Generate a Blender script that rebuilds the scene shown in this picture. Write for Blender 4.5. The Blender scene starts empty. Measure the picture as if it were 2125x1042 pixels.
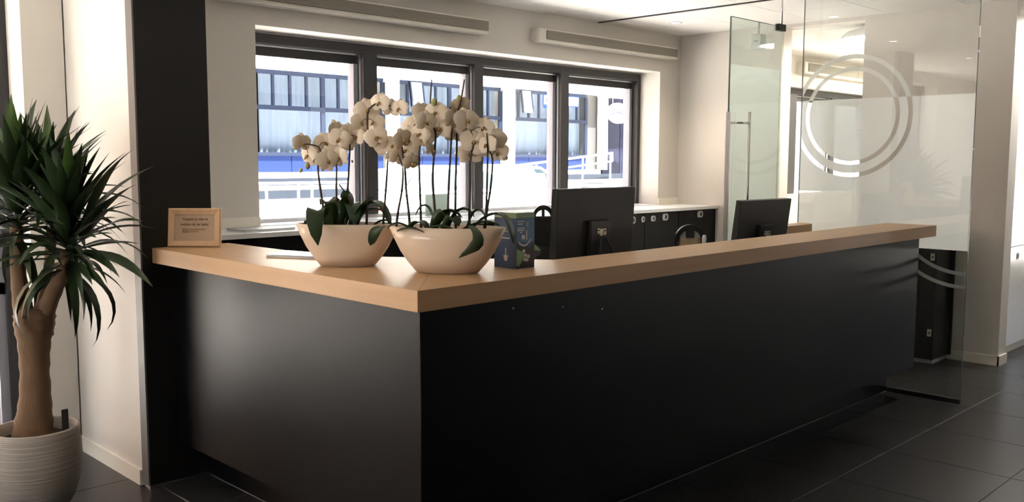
import bpy, bmesh, math, random
from math import sin, cos, pi, radians, sqrt
from mathutils import Vector, Matrix, Quaternion

# ------------------------------------------------------------------ scene, camera, world, sun
sc = bpy.context.scene
col = sc.collection
IW, IH, FPX, CAMH = 2125, 1042, 1907.9, 1.55
YAW, PITCH, ROLL = radians(45.018), radians(5.677), radians(-0.162)

fwd = Vector((cos(YAW)*cos(PITCH), sin(YAW)*cos(PITCH), -sin(PITCH)))
rgt = Vector((sin(YAW), -cos(YAW), 0))
dwn = fwd.cross(rgt)
r2 = rgt*cos(ROLL) + dwn*sin(ROLL)
d2 = -rgt*sin(ROLL) + dwn*cos(ROLL)
cam = bpy.data.cameras.new('camera')
cam.sensor_width = 36.0
cam.lens = 36.0*FPX/IW
cam.clip_start = 0.05
cam.clip_end = 300
co = bpy.data.objects.new('camera', cam)
M = Matrix((r2, -d2, -fwd)).transposed().to_4x4()
M.translation = (0, 0, CAMH)
co.matrix_world = M
col.objects.link(co)
sc.camera = co

sc.view_settings.view_transform = 'Standard'
sc.view_settings.look = 'None'
sc.view_settings.gamma = 1.0
sc.view_settings.use_curve_mapping = False
sc.view_settings.exposure = 0.93

SUN_STRENGTH = 36.0
SKY_STRENGTH = 1.2
w = bpy.data.worlds.new('world')
sc.world = w
w.use_nodes = True
wn = w.node_tree
wn.nodes.clear()
wo = wn.nodes.new('ShaderNodeOutputWorld')
wb = wn.nodes.new('ShaderNodeBackground')
tc = wn.nodes.new('ShaderNodeTexCoord')
sx = wn.nodes.new('ShaderNodeSeparateXYZ')
wr = wn.nodes.new('ShaderNodeValToRGB')
wr.color_ramp.elements[0].position = 0.48
wr.color_ramp.elements[0].color = (0.55, 0.53, 0.5, 1)
wr.color_ramp.elements[1].position = 0.9
wr.color_ramp.elements[1].color = (0.42, 0.62, 1.0, 1)
e = wr.color_ramp.elements.new(0.52)
e.color = (0.95, 1.0, 1.08, 1)
mp = wn.nodes.new('ShaderNodeMath'); mp.operation = 'MULTIPLY_ADD'
mp.inputs[1].default_value = 0.5; mp.inputs[2].default_value = 0.5
wn.links.new(tc.outputs['Generated'], sx.inputs[0])
wn.links.new(sx.outputs['Z'], mp.inputs[0])
wn.links.new(mp.outputs[0], wr.inputs[0])
wn.links.new(wr.outputs[0], wb.inputs['Color'])
wb.inputs['Strength'].default_value = SKY_STRENGTH
wn.links.new(wb.outputs[0], wo.inputs['Surface'])

sun = bpy.data.lights.new('sun', 'SUN')
sun.energy = SUN_STRENGTH
sun.angle = radians(0.6)
sun.color = (1.0, 0.965, 0.91)
so = bpy.data.objects.new('sun', sun)
so.rotation_euler = Vector((-0.16, -0.34, 1.1)).to_track_quat('Z', 'Y').to_euler()
so.location = (0, 0, 12)
col.objects.link(so)

def portal(name, loc, direction, sxx, syy):
    l = bpy.data.lights.new(name, 'AREA')
    l.shape = 'RECTANGLE'; l.size = sxx; l.size_y = syy
    l.cycles.is_portal = True
    o = bpy.data.objects.new(name, l)
    o.rotation_euler = (-Vector(direction)).to_track_quat('Z', 'Y').to_euler()
    o.location = loc
    col.objects.link(o)
# daylight enters through the real window openings
portal('window_portal', (5.05, 5.6, 1.75), (0, -1, 0), 4.3, 1.3)
portal('left_window_portal', (0.2, 5.45, 1.3), (0, -1, 0), 2.9, 2.6)
portal('side_window_portal', (-2.85, 3.15, 1.28), (1, 0, 0), 2.1, 2.35)
portal('back_window_portal', (10.4, -3.85, 1.35), (0, 1, 0), 1.6, 2.5)
portal('hall_window_portal', (12.75, 0.55, 1.2), (-1, 0, 0), 1.1, 1.8)
portal('far_window_portal', (10.6, 5.6, 1.75), (0, -1, 0), 3.2, 1.4)

# ------------------------------------------------------------------ materials
MATS = {}
def mat(name, color, rough=0.5, metal=0.0, spec=0.5, noise=None, bump=None, emit=None, estr=0.0,
        trans=0.0, ior=1.45, coat=0.0, tr_alpha=None, subsurf=0.0):
    """noise = (scale_xyz, amount, dark colour); bump = (scale_xyz, strength)"""
    if name in MATS: return MATS[name]
    m = bpy.data.materials.new(name)
    m.use_nodes = True
    nt = m.node_tree
    b = nt.nodes['Principled BSDF']
    b.inputs['Base Color'].default_value = (*color, 1)
    b.inputs['Roughness'].default_value = rough
    b.inputs['Metallic'].default_value = metal
    b.inputs['Specular IOR Level'].default_value = spec
    b.inputs['IOR'].default_value = ior
    b.inputs['Transmission Weight'].default_value = trans
    b.inputs['Coat Weight'].default_value = coat
    if emit:
        b.inputs['Emission Color'].default_value = (*emit, 1)
        b.inputs['Emission Strength'].default_value = estr
    if noise or bump:
        t = nt.nodes.new('ShaderNodeTexCoord')
    if noise:
        s, amt, c2 = noise
        mpn = nt.nodes.new('ShaderNodeMapping'); mpn.inputs['Scale'].default_value = s
        n = nt.nodes.new('ShaderNodeTexNoise'); n.inputs['Scale'].default_value = 1.0
        n.inputs['Detail'].default_value = 6
        r = nt.nodes.new('ShaderNodeValToRGB')
        r.color_ramp.elements[0].position = 0.5 - 0.5*amt
        r.color_ramp.elements[1].position = 0.5 + 0.5*amt
        r.color_ramp.elements[0].color = (*c2, 1)
        r.color_ramp.elements[1].color = (*color, 1)
        nt.links.new(t.outputs['Object'], mpn.inputs[0])
        nt.links.new(mpn.outputs[0], n.inputs['Vector'])
        nt.links.new(n.outputs['Fac'], r.inputs[0])
        nt.links.new(r.outputs[0], b.inputs['Base Color'])
    if bump:
        s, st = bump
        mpb = nt.nodes.new('ShaderNodeMapping'); mpb.inputs['Scale'].default_value = s
        nb = nt.nodes.new('ShaderNodeTexNoise'); nb.inputs['Scale'].default_value = 1.0
        nb.inputs['Detail'].default_value = 4
        bp = nt.nodes.new('ShaderNodeBump'); bp.inputs['Strength'].default_value = st
        bp.inputs['Distance'].default_value = 0.004
        nt.links.new(t.outputs['Object'], mpb.inputs[0])
        nt.links.new(mpb.outputs[0], nb.inputs['Vector'])
        nt.links.new(nb.outputs['Fac'], bp.inputs['Height'])
        nt.links.new(bp.outputs[0], b.inputs['Normal'])
    MATS[name] = m
    return m

def glass_mat(name, tint, refl=1.0):
    m = bpy.data.materials.new(name); m.use_nodes = True
    nt = m.node_tree; nt.nodes.clear()
    o = nt.nodes.new('ShaderNodeOutputMaterial')
    tr = nt.nodes.new('ShaderNodeBsdfTransparent'); tr.inputs[0].default_value = (*tint, 1)
    gl = nt.nodes.new('ShaderNodeBsdfGlossy'); gl.inputs['Roughness'].default_value = 0.0
    fr = nt.nodes.new('ShaderNodeFresnel'); fr.inputs['IOR'].default_value = 1.5
    mu = nt.nodes.new('ShaderNodeMath'); mu.operation = 'MULTIPLY'; mu.inputs[1].default_value = refl
    mx = nt.nodes.new('ShaderNodeMixShader')
    ge = nt.nodes.new('ShaderNodeNewGeometry')            # the node inverts the index on back faces: undo that for a thin sheet
    mi = nt.nodes.new('ShaderNodeMath'); mi.operation = 'MULTIPLY_ADD'
    mi.inputs[1].default_value = 1/1.5-1.5; mi.inputs[2].default_value = 1.5
    nt.links.new(ge.outputs['Backfacing'], mi.inputs[0])
    nt.links.new(mi.outputs[0], fr.inputs['IOR'])
    nt.links.new(fr.outputs[0], mu.inputs[0])
    nt.links.new(mu.outputs[0], mx.inputs[0])
    nt.links.new(tr.outputs[0], mx.inputs[1]); nt.links.new(gl.outputs[0], mx.inputs[2])
    nt.links.new(mx.outputs[0], o.inputs['Surface'])
    MATS[name] = m
    return m

def film_mat(name, white, clear):
    """etched-glass foil: diffuses light from both sides and lets a little straight through"""
    m = bpy.data.materials.new(name); m.use_nodes = True
    nt = m.node_tree; nt.nodes.clear()
    o = nt.nodes.new('ShaderNodeOutputMaterial')
    df = nt.nodes.new('ShaderNodeBsdfDiffuse'); df.inputs[0].default_value = (*white, 1)
    tl = nt.nodes.new('ShaderNodeBsdfTranslucent'); tl.inputs[0].default_value = (*white, 1)
    tr = nt.nodes.new('ShaderNodeBsdfTransparent')
    m1 = nt.nodes.new('ShaderNodeMixShader'); m1.inputs[0].default_value = 0.7
    m2 = nt.nodes.new('ShaderNodeMixShader'); m2.inputs[0].default_value = clear
    nt.links.new(df.outputs[0], m1.inputs[1]); nt.links.new(tl.outputs[0], m1.inputs[2])
    nt.links.new(m1.outputs[0], m2.inputs[1]); nt.links.new(tr.outputs[0], m2.inputs[2])
    nt.links.new(m2.outputs[0], o.inputs['Surface'])
    MATS[name] = m
    return m

def emit_mat(name, color, strength):
    m = bpy.data.materials.new(name); m.use_nodes = True
    nt = m.node_tree; nt.nodes.clear()
    o = nt.nodes.new('ShaderNodeOutputMaterial')
    em = nt.nodes.new('ShaderNodeEmission')
    em.inputs[0].default_value = (*color, 1); em.inputs[1].default_value = strength
    nt.links.new(em.outputs[0], o.inputs['Surface'])
    MATS[name] = m
    return m

wall_m = mat('wall_paint', (0.655, 0.618, 0.565), 0.75, bump=((60, 60, 60), 0.04))
ceil_m = mat('ceiling_tile_paint', (0.88, 0.855, 0.81), 0.85, bump=((120, 120, 120), 0.1))
seam_m = mat('ceiling_seam', (0.52, 0.50, 0.46), 0.9)
skirt_m = mat('skirting_paint', (0.82, 0.78, 0.68), 0.5)
tile_m = mat('floor_tile_stone', (0.036, 0.033, 0.032), 0.30, noise=((2.2, 2.2, 2.2), 0.8, (0.026, 0.024, 0.024)), bump=((25, 25, 25), 0.06), spec=0.45)
grout_m = mat('grout', (0.26, 0.245, 0.23), 0.9)
black_m = mat('black_laminate', (0.004, 0.004, 0.0045), 0.38, noise=((9, 9, 2), 0.9, (0.003, 0.003, 0.003)), spec=0.2)
blackcol_m = mat('black_pillar_paint', (0.011, 0.009, 0.008), 0.55, spec=0.35)
greyedge_m = mat('grey_edge', (0.13, 0.13, 0.125), 0.5)
wood_m = mat('beech_laminate', (0.54, 0.335, 0.18), 0.42, noise=((1.2, 34, 34), 0.7, (0.47, 0.28, 0.14)), spec=0.25)
wood_y = mat('beech_laminate_lengthwise', (0.54, 0.335, 0.18), 0.42, noise=((34, 1.2, 34), 0.7, (0.47, 0.28, 0.14)), spec=0.25)
frame_wood = mat('frame_wood', (0.68, 0.45, 0.27), 0.5, noise=((40, 40, 6), 0.6, (0.60, 0.38, 0.22)))
card_m = mat('frame_card', (0.47, 0.34, 0.235), 0.7)
ink_m = mat('brown_ink', (0.13, 0.07, 0.04), 0.8)
ink2_m = mat('faded_ink', (0.27, 0.16, 0.09), 0.8)
white_top = mat('white_worktop', (0.78, 0.78, 0.78), 0.35)
winframe_m = mat('window_frame_grey', (0.032, 0.030, 0.032), 0.5)
sash_m = mat('window_sash_lit_grey', (0.30, 0.30, 0.34), 0.4)  # lighter than the frame: daylight on the stiles put into the colour
alu_m = mat('aluminium', (0.62, 0.62, 0.64), 0.35, metal=1.0)
chrome_m = mat('brushed_steel', (0.70, 0.68, 0.66), 0.22, metal=1.0)
greyplast = mat('grey_plastic', (0.45, 0.45, 0.44), 0.5)
blackplast = mat('black_plastic', (0.010, 0.009, 0.009), 0.42)
darkplast = mat('dark_grey_plastic', (0.022, 0.020, 0.019), 0.5)
socket_m = mat('socket_silver', (0.55, 0.52, 0.45), 0.4, metal=0.6)
bowl_m = mat('cream_ceramic', (0.68, 0.525, 0.39), 0.30, coat=0.2)
pot_m = mat('ribbed_white_clay', (0.46, 0.41, 0.355), 0.65, noise=((5, 5, 110), 0.8, (0.34, 0.30, 0.255)), bump=((3, 3, 160), 0.9))
soil_m = mat('potting_soil', (0.035, 0.022, 0.015), 0.95, bump=((60, 60, 60), 1.0))
bark_m = mat('yucca_bark', (0.215, 0.125, 0.068), 0.85, noise=((22, 22, 9), 0.8, (0.13, 0.075, 0.04)), bump=((50, 50, 18), 0.7))
yleaf_m = mat('yucca_leaf_green', (0.026, 0.050, 0.015), 0.42, noise=((14, 14, 14), 0.8, (0.015, 0.030, 0.011)))
yleaf2_m = mat('yucca_young_leaf_green', (0.065, 0.125, 0.022), 0.42, noise=((14, 14, 14), 0.8, (0.04, 0.08, 0.016)))
oleaf_m = mat('orchid_leaf_green', (0.030, 0.060, 0.018), 0.38, noise=((14, 14, 14), 0.8, (0.020, 0.040, 0.014)))
stem_m = mat('orchid_stem_brown', (0.045, 0.03, 0.018), 0.6)
petal_m = mat('orchid_petal_white', (0.80, 0.69, 0.54), 0.55, noise=((40, 40, 40), 0.9, (0.74, 0.61, 0.46)))
lip_m = mat('orchid_lip_yellow', (0.55, 0.35, 0.12), 0.5)
bud_m = mat('orchid_bud', (0.42, 0.38, 0.16), 0.6)
paper_m = mat('paper_white', (0.80, 0.80, 0.80), 0.5)
paperb_m = mat('brochure_cover', (0.62, 0.68, 0.74), 0.3, noise=((9, 14, 9), 0.5, (0.30, 0.42, 0.58)))
box_blue = mat('carton_blue', (0.026, 0.062, 0.16), 0.4)
box_lblue = mat('carton_light_blue', (0.06, 0.15, 0.28), 0.4)
box_green = mat('carton_green', (0.25, 0.34, 0.19), 0.45)
box_dgreen = mat('carton_leaf_green', (0.22, 0.36, 0.16), 0.45)
box_dark = mat('carton_dark', (0.03, 0.026, 0.024), 0.5)
box_white = mat('carton_white', (0.58, 0.55, 0.50), 0.5)
grille_m = mat('grille_beige', (0.20, 0.18, 0.145), 0.6)
heater_m = mat('heater_white', (0.70, 0.66, 0.59), 0.5)
whitecab_m = mat('glossy_white_cabinet', (0.80, 0.79, 0.77), 0.18, coat=0.3)
darkcab_m = mat('dark_cabinet', (0.010, 0.009, 0.008), 0.5)
lampshade_m = mat('lamp_grey', (0.5, 0.5, 0.47), 0.5)
edge_glass = mat('glass_edge_green', (0.10, 0.14, 0.125), 0.15, spec=0.8)
rail_m = mat('dark_rail', (0.03, 0.028, 0.027), 0.5)
pane_m = glass_mat('window_glass', (0.97, 0.98, 0.98), 0.5)
facade_glass = glass_mat('facade_glass', (0.93, 0.95, 0.97), 0.25)
part_m = glass_mat('partition_glass', (0.955, 0.965, 0.955), 2.2)
door_m = glass_mat('green_door_glass', (0.90, 0.945, 0.92), 2.2)
film_m = film_mat('frosted_foil', (0.93, 0.93, 0.92), 0.08)
filmw_m = film_mat('white_foil', (0.90, 0.90, 0.87), 0.10)
doorfilm_m = film_mat('door_foil', (0.82, 0.87, 0.84), 0.25)
bulb_m = emit_mat('lamp_glow', (1.0, 0.96, 0.88), 45.0)
spot_glow = emit_mat('downlight_glow', (1.0, 0.9, 0.75), 12.0)
# outside
stucco_m = mat('cream_stucco', (0.80, 0.73, 0.60), 0.9)
fasc_m = mat('white_fascia', (0.85, 0.84, 0.80), 0.9)
navy_m = mat('navy_window_frame', (0.018, 0.024, 0.045), 0.8, spec=0.1)
blue_m = mat('blue_spandrel', (0.016, 0.027, 0.090), 0.8, spec=0.05)
curt_m = mat('net_curtain', (0.19, 0.22, 0.265), 0.9, spec=0.1)
extdark_m = mat('dark_entrance', (0.022, 0.024, 0.045), 0.8, spec=0.1, noise=((2, 2, 3), 0.6, (0.010, 0.012, 0.025)))
pave_m = mat('pale_paving', (0.74, 0.71, 0.67), 0.9, noise=((0.8, 0.8, 0.8), 0.8, (0.66, 0.63, 0.6)))
carp_m = mat('white_car_paint', (0.82, 0.82, 0.82), 0.25, coat=0.5)
tyre_m = mat('tyre', (0.02, 0.02, 0.02), 0.8)
carglass_m = mat('car_glass', (0.07, 0.10, 0.115), 0.1, spec=0.8)
red_m = mat('tail_light_red', (0.7, 0.03, 0.02), 0.3)
brick_m = mat('brick_red', (0.36, 0.19, 0.12), 0.9, noise=((6, 6, 6), 0.7, (0.27, 0.14, 0.09)))
mortar_m = mat('mortar', (0.5, 0.46, 0.4), 0.95)
signblue_m = mat('sign_blue', (0.01, 0.03, 0.2), 0.9, spec=0.05)
signwhite_m = mat('sign_white', (0.6, 0.6, 0.6), 0.8)
greensheet_m = mat('green_acrylic', (0.38, 0.46, 0.41), 0.3, trans=0.25)

# ------------------------------------------------------------------ helpers
def tag(o, label=None, cat=None, group=None, kind=None):
    if label: o['label'] = label
    if cat: o['category'] = cat
    if group: o['group'] = group
    if kind: o['kind'] = kind
    return o

def thing(name, label, cat, loc=(0, 0, 0), rotz=0.0, group=None):
    o = bpy.data.objects.new(name, None)
    o.empty_display_size = 0.1
    o.location = loc; o.rotation_euler = (0, 0, rotz)
    col.objects.link(o)
    return tag(o, label, cat, group)

def link(name, me, parent=None, smooth=False):
    o = bpy.data.objects.new(name, me)
    col.objects.link(o)
    if parent: o.parent = parent
    if smooth:
        for p in me.polygons: p.use_smooth = True
    return o

def from_bm(name, bm, mats, parent=None, smooth=False, recalc=True):
    if recalc: bmesh.ops.recalc_face_normals(bm, faces=bm.faces)
    me = bpy.data.meshes.new(name)
    bm.to_mesh(me); bm.free()
    if not isinstance(mats, (list, tuple)): mats = [mats]
    for m in mats: me.materials.append(m)
    return link(name, me, parent, smooth)

def structure(o):
    o['kind'] = 'structure'
    return o

def bbox(bm, x0, x1, y0, y1, z0, z1, mi=0, bev=0.0):
    vs = [bm.verts.new((x, y, z)) for x in (x0, x1) for y in (y0, y1) for z in (z0, z1)]
    fs = []
    for idx in ((0, 1, 3, 2), (4, 6, 7, 5), (0, 4, 5, 1), (2, 3, 7, 6), (0, 2, 6, 4), (1, 5, 7, 3)):
        f = bm.faces.new([vs[i] for i in idx]); f.material_index = mi; fs.append(f)
    if bev > 0:
        es = set(e for f in fs for e in f.edges)
        r = bmesh.ops.bevel(bm, geom=list(es), offset=bev, segments=2, affect='EDGES', profile=0.5)
        for f in r['faces']: f.material_index = mi
    return fs

def box(name, x0, x1, y0, y1, z0, z1, m, parent=None, bev=0.0):
    bm = bmesh.new(); bbox(bm, x0, x1, y0, y1, z0, z1, 0, bev)
    return from_bm(name, bm, m, parent)

def prism(name, pts, axis, a, b, m, parent=None, bev=0.0):
    """extrude a 2-D polygon along axis ('x': pts are (y,z), 'y': (x,z), 'z': (x,y))"""
    bm = bmesh.new()
    def P(p, t):
        return {'x': (t, p[0], p[1]), 'y': (p[0], t, p[1]), 'z': (p[0], p[1], t)}[axis]
    A = [bm.verts.new(P(p, a)) for p in pts]; B = [bm.verts.new(P(p, b)) for p in pts]
    bm.faces.new(A); bm.faces.new(B[::-1])
    n = len(pts)
    for i in range(n): bm.faces.new((A[i], A[(i+1) % n], B[(i+1) % n], B[i]))
    if bev > 0:
        bmesh.ops.recalc_face_normals(bm, faces=bm.faces)
        bmesh.ops.bevel(bm, geom=list(bm.edges), offset=bev, segments=2, affect='EDGES', profile=0.5)
    return from_bm(name, bm, m, parent)

def btube(bm, pts, rad, seg=8, mi=0, caps=True):
    pts = [Vector(p) for p in pts]
    n = len(pts)
    if not isinstance(rad, (list, tuple)): rad = [rad]*n
    rings = []
    up = None
    for i, p in enumerate(pts):
        t = (pts[min(i+1, n-1)] - pts[max(i-1, 0)]).normalized()
        if up is None:
            up = t.orthogonal().normalized()
        else:
            up = (up - t*up.dot(t))
            up = up.normalized() if up.length > 1e-6 else t.orthogonal().normalized()
        s = t.cross(up)
        rings.append([bm.verts.new(p + (up*cos(2*pi*k/seg) + s*sin(2*pi*k/seg))*rad[i]) for k in range(seg)])
    for i in range(n-1):
        for k in range(seg):
            f = bm.faces.new((rings[i][k], rings[i][(k+1) % seg], rings[i+1][(k+1) % seg], rings[i+1][k]))
            f.material_index = mi
    if caps:
        bm.faces.new(rings[0][::-1]).material_index = mi
        bm.faces.new(rings[-1]).material_index = mi

def tube(name, pts, rad, m, parent=None, seg=8):
    bm = bmesh.new(); btube(bm, pts, rad, seg)
    return from_bm(name, bm, m, parent, smooth=True)

def blathe(bm, prof, seg=40, mi=0, sxy=(1, 1), c=(0, 0, 0)):
    rings = []
    for r, z in prof:
        if r < 1e-6: rings.append([bm.verts.new((c[0], c[1], c[2]+z))])
        else: rings.append([bm.verts.new((c[0]+r*sxy[0]*cos(2*pi*k/seg), c[1]+r*sxy[1]*sin(2*pi*k/seg), c[2]+z)) for k in range(seg)])
    for A, B in zip(rings, rings[1:]):
        for k in range(seg):
            k2 = (k+1) % seg
            if len(A) == 1 and len(B) == 1: continue
            if len(A) == 1: f = bm.faces.new((A[0], B[k2], B[k]))
            elif len(B) == 1: f = bm.faces.new((A[k], A[k2], B[0]))
            else: f = bm.faces.new((A[k], A[k2], B[k2], B[k]))
            f.material_index = mi

def lathe(name, prof, m, parent=None, seg=40, sxy=(1, 1), c=(0, 0, 0)):
    bm = bmesh.new(); blathe(bm, prof, seg, 0, sxy, c)
    return from_bm(name, bm, m, parent, smooth=True)

def text(name, s, size, m, parent, loc, mrot, align='CENTER', ext=0.0004, bold=0.0, sx=1.0):
    cu = bpy.data.curves.new(name, 'FONT')
    cu.body = s; cu.size = size; cu.align_x = align; cu.align_y = 'CENTER'
    cu.extrude = ext; cu.offset = bold; cu.resolution_u = 3
    o = bpy.data.objects.new(name, cu)
    col.objects.link(o)
    dg = bpy.context.evaluated_depsgraph_get()
    me = bpy.data.meshes.new_from_object(o.evaluated_get(dg))
    bpy.data.objects.remove(o)
    me.materials.clear(); me.materials.append(m)
    t = link(name, me, parent)
    mt = mrot.to_4x4() @ Matrix.Diagonal((sx, 1, 1, 1)); mt.translation = Vector(loc)
    t.matrix_local = mt
    return t

def ray(px, py):
    c = Vector(((px-IW/2)/FPX, (py-IH/2)/FPX, 1))
    return r2*c.x + d2*c.y + fwd*c.z
def at_depth(px, py, d):
    return Vector((0, 0, CAMH)) + ray(px, py)*d

R_NEGY = Matrix(((1, 0, 0), (0, 0, -1), (0, 1, 0)))          # text facing -Y
R_NEGX = Matrix(((0, 0, -1), (-1, 0, 0), (0, 1, 0)))         # text facing -X
rnd = random.Random(7)

# ------------------------------------------------------------------ the setting
ZC = 2.735
YW = 5.2           # inner face of the window wall
XW = 7.47          # wall with the opening, right
# floor slab with tiles
fl = structure(box('floor', -3.2, 13.0, -4.2, 5.9, -0.12, -0.003, grout_m))
PX, PY = 0.603, 0.603
tbm = bmesh.new(); bbox(tbm, 0.0022, PX-0.0022, 0.0022, PY-0.0022, -0.012, 0.0, 0)
bmesh.ops.bevel(tbm, geom=[e for e in tbm.edges if all(v.co.z > -0.001 for v in e.verts)], offset=0.0012, segments=1, affect='EDGES')
tile_mesh = bpy.data.meshes.new('floor_tile'); bmesh.ops.recalc_face_normals(tbm, faces=tbm.faces); tbm.to_mesh(tile_mesh); tbm.free()
tile_mesh.materials.append(tile_m)
near = []
for i in range(-8, 15):
    for j in range(-10, 7):
        x, y = 4.23+PX*i, 1.968+PY*j
        if x < -3.3 or x > 12.6 or y < -4.4 or y > 5.4: continue
        near.append((abs(x-3.6)+abs(y-2.6), x, y))
near.sort()
for k, (_, x, y) in enumerate(near):
    if k < 290:
        t = link('floor_tile', tile_mesh, fl); t.location = (x, y, 0)
rest = bmesh.new()
for _, x, y in near[290:]:
    bbox(rest, x+0.0016, x+PX-0.0016, y+0.0016, y+PY-0.0016, -0.012, 0.0)
ro = from_bm('floor_tile_rest', rest, tile_m, fl); ro['kind'] = 'stuff'

# ceiling with tiles
ce = structure(box('ceiling', -3.2, 13.0, -4.2, 5.9, ZC+0.012, ZC+0.25, seam_m))
cbm = bmesh.new(); bbox(cbm, 0.002, 0.601, 0.002, 0.601, 0, 0.02)
bmesh.ops.bevel(cbm, geom=[e for e in cbm.edges if all(v.co.z < 0.001 for v in e.verts)], offset=0.002, segments=1, affect='EDGES')
ct_mesh = bpy.data.meshes.new('ceiling_tile'); bmesh.ops.recalc_face_normals(cbm, faces=cbm.faces); cbm.to_mesh(ct_mesh); cbm.free()
ct_mesh.materials.append(ceil_m)
near = []
for i in range(-16, 12):
    for j in range(-16, 2):
        x, y = 6.255+0.603*i, 5.01+0.603*j-0.603
        if i < 0: x -= 0.03
        if x < -3.3 or x > 12.5 or y < -4.4 or y > 4.9: continue
        near.append((abs(x-6.8)+abs(y-3.6), x, y))
near.sort()
for k, (_, x, y) in enumerate(near[:280]):
    t = link('ceiling_tile', ct_mesh, ce); t.location = (x, y, ZC-0.004)
rest = bmesh.new()
for _, x, y in near[280:]:
    bbox(rest, x+0.002, x+0.601, y+0.002, y+0.601, ZC-0.004, ZC+0.016)
for i in range(-16, 12):
    x = 6.255+0.603*i - (0.03 if i < 0 else 0)
    if -3.3 < x < 12.5: bbox(rest, x+0.002, x+0.601, 5.012, 5.2, ZC-0.004, ZC+0.016)
ro = from_bm('ceiling_tile_rest', rest, ceil_m, ce); ro['kind'] = 'stuff'
box('ceiling_rail', 6.224, 6.248, -2.0, 5.19, ZC-0.012, ZC+0.012, rail_m, ce)

def hole_wall(name, axis, p0, p1, a0, a1, z0, z1, holes, m):
    """wall slab; axis 'y' -> spans x in a0..a1 at y p0..p1.  holes = (b0,b1,zb0,zb1)"""
    bm = bmesh.new()
    xs = sorted(set([a0, a1] + [h[0] for h in holes] + [h[1] for h in holes]))
    zs = sorted(set([z0, z1] + [h[2] for h in holes] + [h[3] for h in holes]))
    for xa, xb in zip(xs, xs[1:]):
        za_run = None
        for za, zb in zip(zs, zs[1:]):
            cx, cz = (xa+xb)/2, (za+zb)/2
            if any(h[0] < cx < h[1] and h[2] < cz < h[3] for h in holes): continue
            if axis == 'y': bbox(bm, xa, xb, p0, p1, za, zb)
            else: bbox(bm, p0, p1, xa, xb, za, zb)
    bmesh.ops.remove_doubles(bm, verts=bm.verts, dist=1e-5)
    # drop the inner faces shared by neighbouring blocks
    seen = {}
    for f in list(bm.faces):
        k = tuple(sorted(v.index for v in f.verts)) if False else tuple(sorted((round(v.co.x, 4), round(v.co.y, 4), round(v.co.z, 4)) for v in f.verts))
        seen.setdefault(k, []).append(f)
    kill = [f for fs in seen.values() if len(fs) > 1 for f in fs]
    bmesh.ops.delete(bm, geom=kill, context='FACES_ONLY')
    return structure(from_bm(name, bm, m))

WZ0, WZ1 = 1.127, 2.372
wb_ = hole_wall('wall_back', 'y', YW, YW+0.36, 1.76, 13.0, 0, ZC+0.01,
                [(2.955, 7.152, WZ0, WZ1), (8.75, 12.3, WZ0, WZ1+0.03)], wall_m)
wbl = hole_wall('wall_back_left', 'y', 5.02, 5.38, -3.2, 1.76, 0, ZC+0.01, [(-1.2, 1.56, 0.04, 2.6)], wall_m)
structure(box('wall_pier', 1.768, 2.03, 4.252, YW, 0, ZC+0.01, wall_m))
wl = hole_wall('wall_left', 'x', -3.2, -2.9, -4.2, 5.38, 0, ZC+0.01, [(2.1, 4.2, 0.1, 2.45)], wall_m)
wf = hole_wall('wall_front', 'y', -4.2, -3.9, -2.9, 13.0, 0, ZC+0.01, [(9.6, 11.2, 0.1, 2.6)], mat('taupe_wall', (0.12, 0.11, 0.10), 0.8))  # unseen wall, its dark colour chosen to cut bounce onto the counter front
wr_ = hole_wall('wall_right', 'x', XW, XW+0.17, 2.25, YW, 0, ZC+0.01, [(3.39, 4.13, 0.0, 2.70)], wall_m)
hole_wall('wall_far_right', 'x', 12.8, 13.0, -3.9, YW, 0, ZC+0.01, [(0.0, 1.1, 0.3, 2.1)], wall_m)
structure(box('wall_room_divider', 7.66, 12.8, 2.95, 3.07, 0, ZC+0.01, wall_m))
# skirting
structure(box('baseboard_left', 1.752, 1.768, 4.255, 5.018, 0.0, 0.075, skirt_m))
structure(box('baseboard_right', XW-0.014, XW, 2.238, 2.62, 0.0, 0.075, skirt_m))
structure(box('baseboard_front', XW-0.014, XW+0.17, 2.236, 2.25, 0.0, 0.075, skirt_m))
structure(box('trim_1', 2.03, 2.955, YW-0.012, YW, WZ0+0.002, WZ0+0.062, skirt_m))
structure(box('trim_2', 7.152, XW, YW-0.012, YW, WZ0+0.002, WZ0+0.062, skirt_m))

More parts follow.
